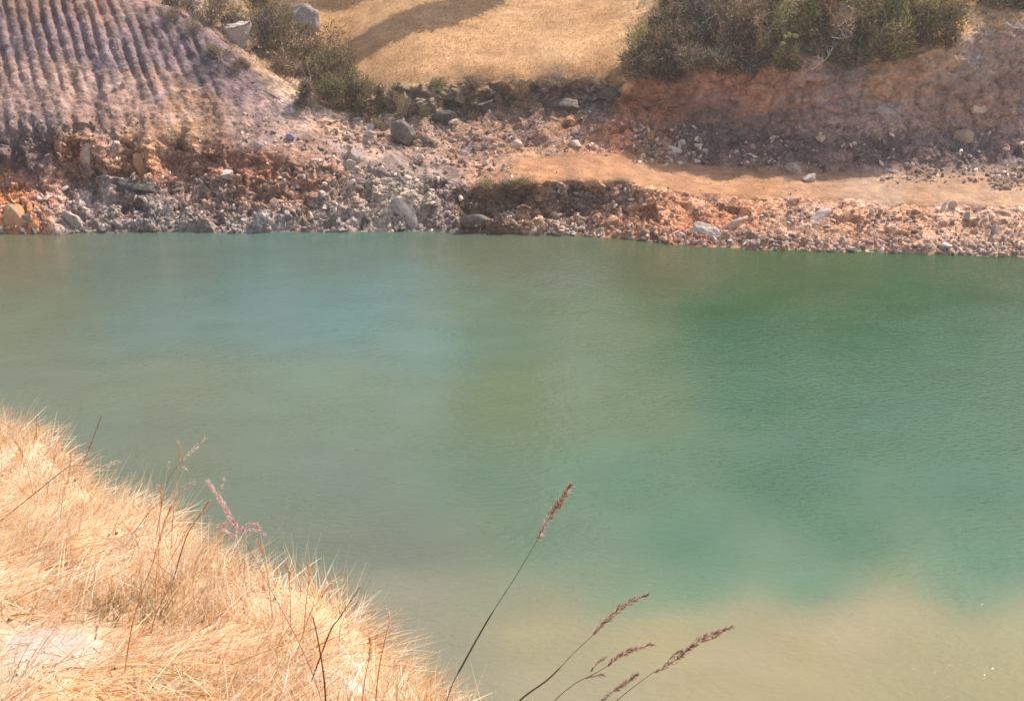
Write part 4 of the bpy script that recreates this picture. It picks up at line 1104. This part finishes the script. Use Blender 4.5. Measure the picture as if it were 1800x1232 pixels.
def flowers():
    p, _ = spot(1385, 96); k = px2m(p)
    c0 = P(1387, 70, p[1] - 0.9)
    vs, fs = [], []
    V_, F_ = [], []
    for q in range(7):
        cc = c0 + np.array([random.uniform(-.28, .28), random.uniform(-.1, .1), random.uniform(-.22, .22)])
        a = IV1 * random.uniform(.055, .09) * (1 + .3 * np.random.default_rng(q).random((42, 1))) + cc
        F_.append(IF1 + 42 * q); V_.append(a)
    vv = np.concatenate(V_)
    par = [o for o in COL.objects if o.get("label", "").startswith("dark green bush bearing")][0]
    o = link("flower_cluster", mesh_np("flower_cluster", vv - np.array(par.location), np.concatenate(F_), M_LEAF, np.tile((.42, .40, .10), (len(vv), 1))), par)
flowers()

# dead branches
def dead_branch(label, pts, D_off, r0=.03, col=(.55, .50, .46), twigs=4, seed=1, name="dead_branch"):
    p0, _ = spot(pts[0][0], pts[0][1] + 6)
    D = p0[1] + D_off
    path = smooth_path([P(u, v, D) for u, v in pts], 16)
    base = path[0]
    e = bpy.data.objects.new(name, None); COL.objects.link(e); e.location = base; tag(e, label, "branch")
    a, b = tube(path - base, np.linspace(r0, r0 * .35, 16), 6)
    link("limb", mesh_list("limb", a, b, M_WOOD, col), e)
    r = random.Random(seed); tv, tf = [], []
    for q in range(twigs):
        i = r.randrange(3, 13); s = path[i] - base
        dv = np.array([r.uniform(-.5, .5), r.uniform(-.3, .3), r.uniform(.1, .6)])
        pt = smooth_path([s, s + dv * .5 + np.array([0, 0, .05]), s + dv], 6)
        a, b = tube(pt, np.linspace(r0 * .5, r0 * .2, 6), 5)
        tf += [tuple(i_ + len(tv) for i_ in f) for f in b]; tv += a
    link("twig", mesh_list("twig", tv, tf, M_WOOD, col), e)
dead_branch("bleached dead branch slanting across the cliff-top bushes", [(1312, 24), (1330, 16), (1352, 8), (1372, 0)], -1.3, .03)
dead_branch("bleached thick limb standing at the frame top above the yellow flowers", [(1448, 22), (1441, 10), (1438, -4), (1444, -16)], -1.2, .06, (.7, .66, .62), 2, 3)
dead_branch("pale horizontal twig under the pale stones", [(1462, 66), (1478, 68), (1494, 65)], -1.4, .02, twigs=2, seed=5)
dead_branch("tangled grey roots hanging over the cliff edge at the right", [(1768, 40), (1780, 48), (1792, 50), (1812, 52)], -.5, .035, twigs=6, seed=7, name="exposed_roots")
dead_branch("grey gnarled root below the golden grass strip", [(1716, 44), (1724, 58), (1738, 62), (1748, 54)], -.4, .03, (.4, .34, .3), 4, 9, name="exposed_root")
dead_branch("twiggy whitish brush hanging on the cliff below the yellow flowers", [(1426, 124), (1442, 112), (1456, 100), (1464, 84)], -1.0, .018, (.5, .42, .4), 12, 11)

# ------------------------------------------------------------------ meadow and ridge grass (mass)
def far_grass(name, label, regs, n_total, pal, h0, h1, wd):
    uu, vv = [], []
    W = sum(r[4] for r in regs)
    for u0, u1, v0, v1, w in regs:
        m = int(n_total * w / W); uu.append(rng.uniform(u0, u1, m)); vv.append(rng.uniform(v0, v1, m))
    u = np.concatenate(uu); v = np.concatenate(vv)
    jj = np.clip(np.searchsorted(us, u), 0, ncol - 1)
    Bv = np.array([BB[np.argmin(np.abs(V[:, j] - b)), j] for j, b in zip(jj, v)])
    k = (Bv > 4.05) & (vnoise(np.stack([u * .02, v * .04, 0 * u], -1), 701) > rng.uniform(-1.3, .6, len(u)))
    u, v = u[k], v[k]
    p, nn, cc = spots(u, v); n = len(u)
    lean = rng.normal(0, .55, (n, 2)) + np.array([.2, -.1])
    d = unit(np.concatenate([lean, np.ones((n, 1))], 1))
    vv_, ff, m = ribbons(p - np.array([0, 0, .02]), d, rng.uniform(h0, h1, n), np.full(n, wd) * rng.uniform(.6, 1.5, n), np.concatenate([lean * .3, np.full((n, 1), -.1)], 1), 2)
    c = np.asarray(pal)[rng.integers(0, len(pal), n)] * rng.uniform(.7, 1.15, (n, 1))
    o = link(name, mesh_np(name, vv_, ff, M_STRAW, np.repeat(c, m, axis=0)))
    tag(o, label, "grass", kind="stuff")
gold = s2l(np.array([[212, 162, 104], [222, 176, 118], [186, 134, 82], [168, 124, 80]]))
far_grass("meadow_grass", "short golden dry grass over the far meadow", [(520, 1130, -40, 145, 1.0), (1660, 1880, -20, 55, .1)], 42000, gold, .05, .16, .02)
far_grass("ridge_grass", "mixed straw and green grass among the left ridge bushes", [(250, 620, -10, 200, 1.0)], 12000, s2l(np.array([[200, 160, 100], [150, 130, 70], [120, 115, 60], [215, 175, 125]])), .12, .4, .02)

# ------------------------------------------------------------------ trees on the hill beyond the frame that throw the meadow shadows
def tree(label, x, y, hgt, crown, seed):
    q = np.abs(FPOS[..., 0] - x) + np.abs(FPOS[..., 1] - y)
    i, j = np.unravel_index(np.argmin(q), q.shape); p = FPOS[i, j]
    e = bpy.data.objects.new("tree", None); COL.objects.link(e); e.location = p; tag(e, label, "tree")
    r = random.Random(seed)
    tv, tf = tube(smooth_path([(0, 0, -.3), (.1, 0, hgt * .35), (.0, .1, hgt * .7), (0, 0, hgt * .95)], 12), np.linspace(.22, .05, 12), 8)
    cs, rs = [], []
    for k in range(26):
        a = r.uniform(0, 6.28); z = r.uniform(.38, 1.0); rad = crown * r.uniform(.1, .8) * (1.15 - z * .6)
        c = (math.cos(a) * rad, math.sin(a) * rad, z * hgt); cs.append(c); s = crown * r.uniform(.45, .7); rs.append((s, s, s * .8))
        pt = smooth_path([(0, 0, hgt * z * .6), (c[0] * .5, c[1] * .5, hgt * z * .85), c], 7)
        a_, b_ = tube(pt, np.linspace(.08, .02, 7), 5)
        tf += [tuple(i_ + len(tv) for i_ in f) for f in b_]; tv += a_
    link("trunk", mesh_list("trunk", tv, tf, M_WOOD, (.18, .13, .09)), e)
    vv, ff, cc = leaf_cloud(cs, rs, 42000, .3, GREEN, .1, seed)
    link("crown", mesh_np("crown", vv, ff, M_LEAF, cc), e)
def tree_for_shadow(label, u, v, hgt, crown, seed):
    """stand a tree so that the middle of its crown shades the meadow point seen at (u, v)"""
    p, _ = spot(u, v)
    k = hgt * .7 / sd.z
    x, y = p[0] + sd.x * k, p[1] + sd.y * k
    for it in range(6):
        q = np.abs(FPOS[..., 0] - x) + np.abs(FPOS[..., 1] - y)
        i, j = np.unravel_index(np.argmin(q), q.shape); g = FPOS[i, j]
        k = (g[2] + hgt * .7 - p[2]) / sd.z
        x, y = p[0] + sd.x * k, p[1] + sd.y * k
    print('tree', label, i, j, g, x, y, project(np.array([x, y, g[2]])), project(np.array([x, y, g[2] + hgt])))
    tree(label, x, y, hgt, crown, seed)
tree_for_shadow("tree on the meadow beyond the frame top that shades the grass", 705, 42, 12, 1.7, 31)
tree_for_shadow("tree farther up the meadow beyond the frame top, to the left", 585, -8, 14, 2.2, 32)

# ------------------------------------------------------------------ thin pale haze over the pond
def haze():
    x0, x1, y0, y1, z0, z1 = -420.0, 420.0, -60.0, 300.0, -3.5, 90.0
    v = [(x, y, z) for z in (z0, z1) for y in (y0, y1) for x in (x0, x1)]
    f = [(0, 2, 3, 1), (4, 5, 7, 6), (0, 1, 5, 4), (2, 6, 7, 3), (0, 4, 6, 2), (1, 3, 7, 5)]
    me = bpy.data.meshes.new("haze"); me.from_pydata(v, [], f)
    m = bpy.data.materials.new("thin_haze"); m.use_nodes = True; t = m.node_tree
    t.nodes.remove(t.nodes["Principled BSDF"])
    pv_ = t.nodes.new("ShaderNodeVolumePrincipled")
    pv_.inputs["Color"].default_value = (0.95, 0.93, 0.90, 1)
    pv_.inputs["Density"].default_value = 0.0007
    pv_.inputs["Anisotropy"].default_value = 0.2
    t.links.new(pv_.outputs[0], t.nodes["Material Output"].inputs["Volume"])
    me.materials.append(m)
    tag(link("haze", me), "thin pale haze in the air over the pond", "haze", kind="stuff")
haze()
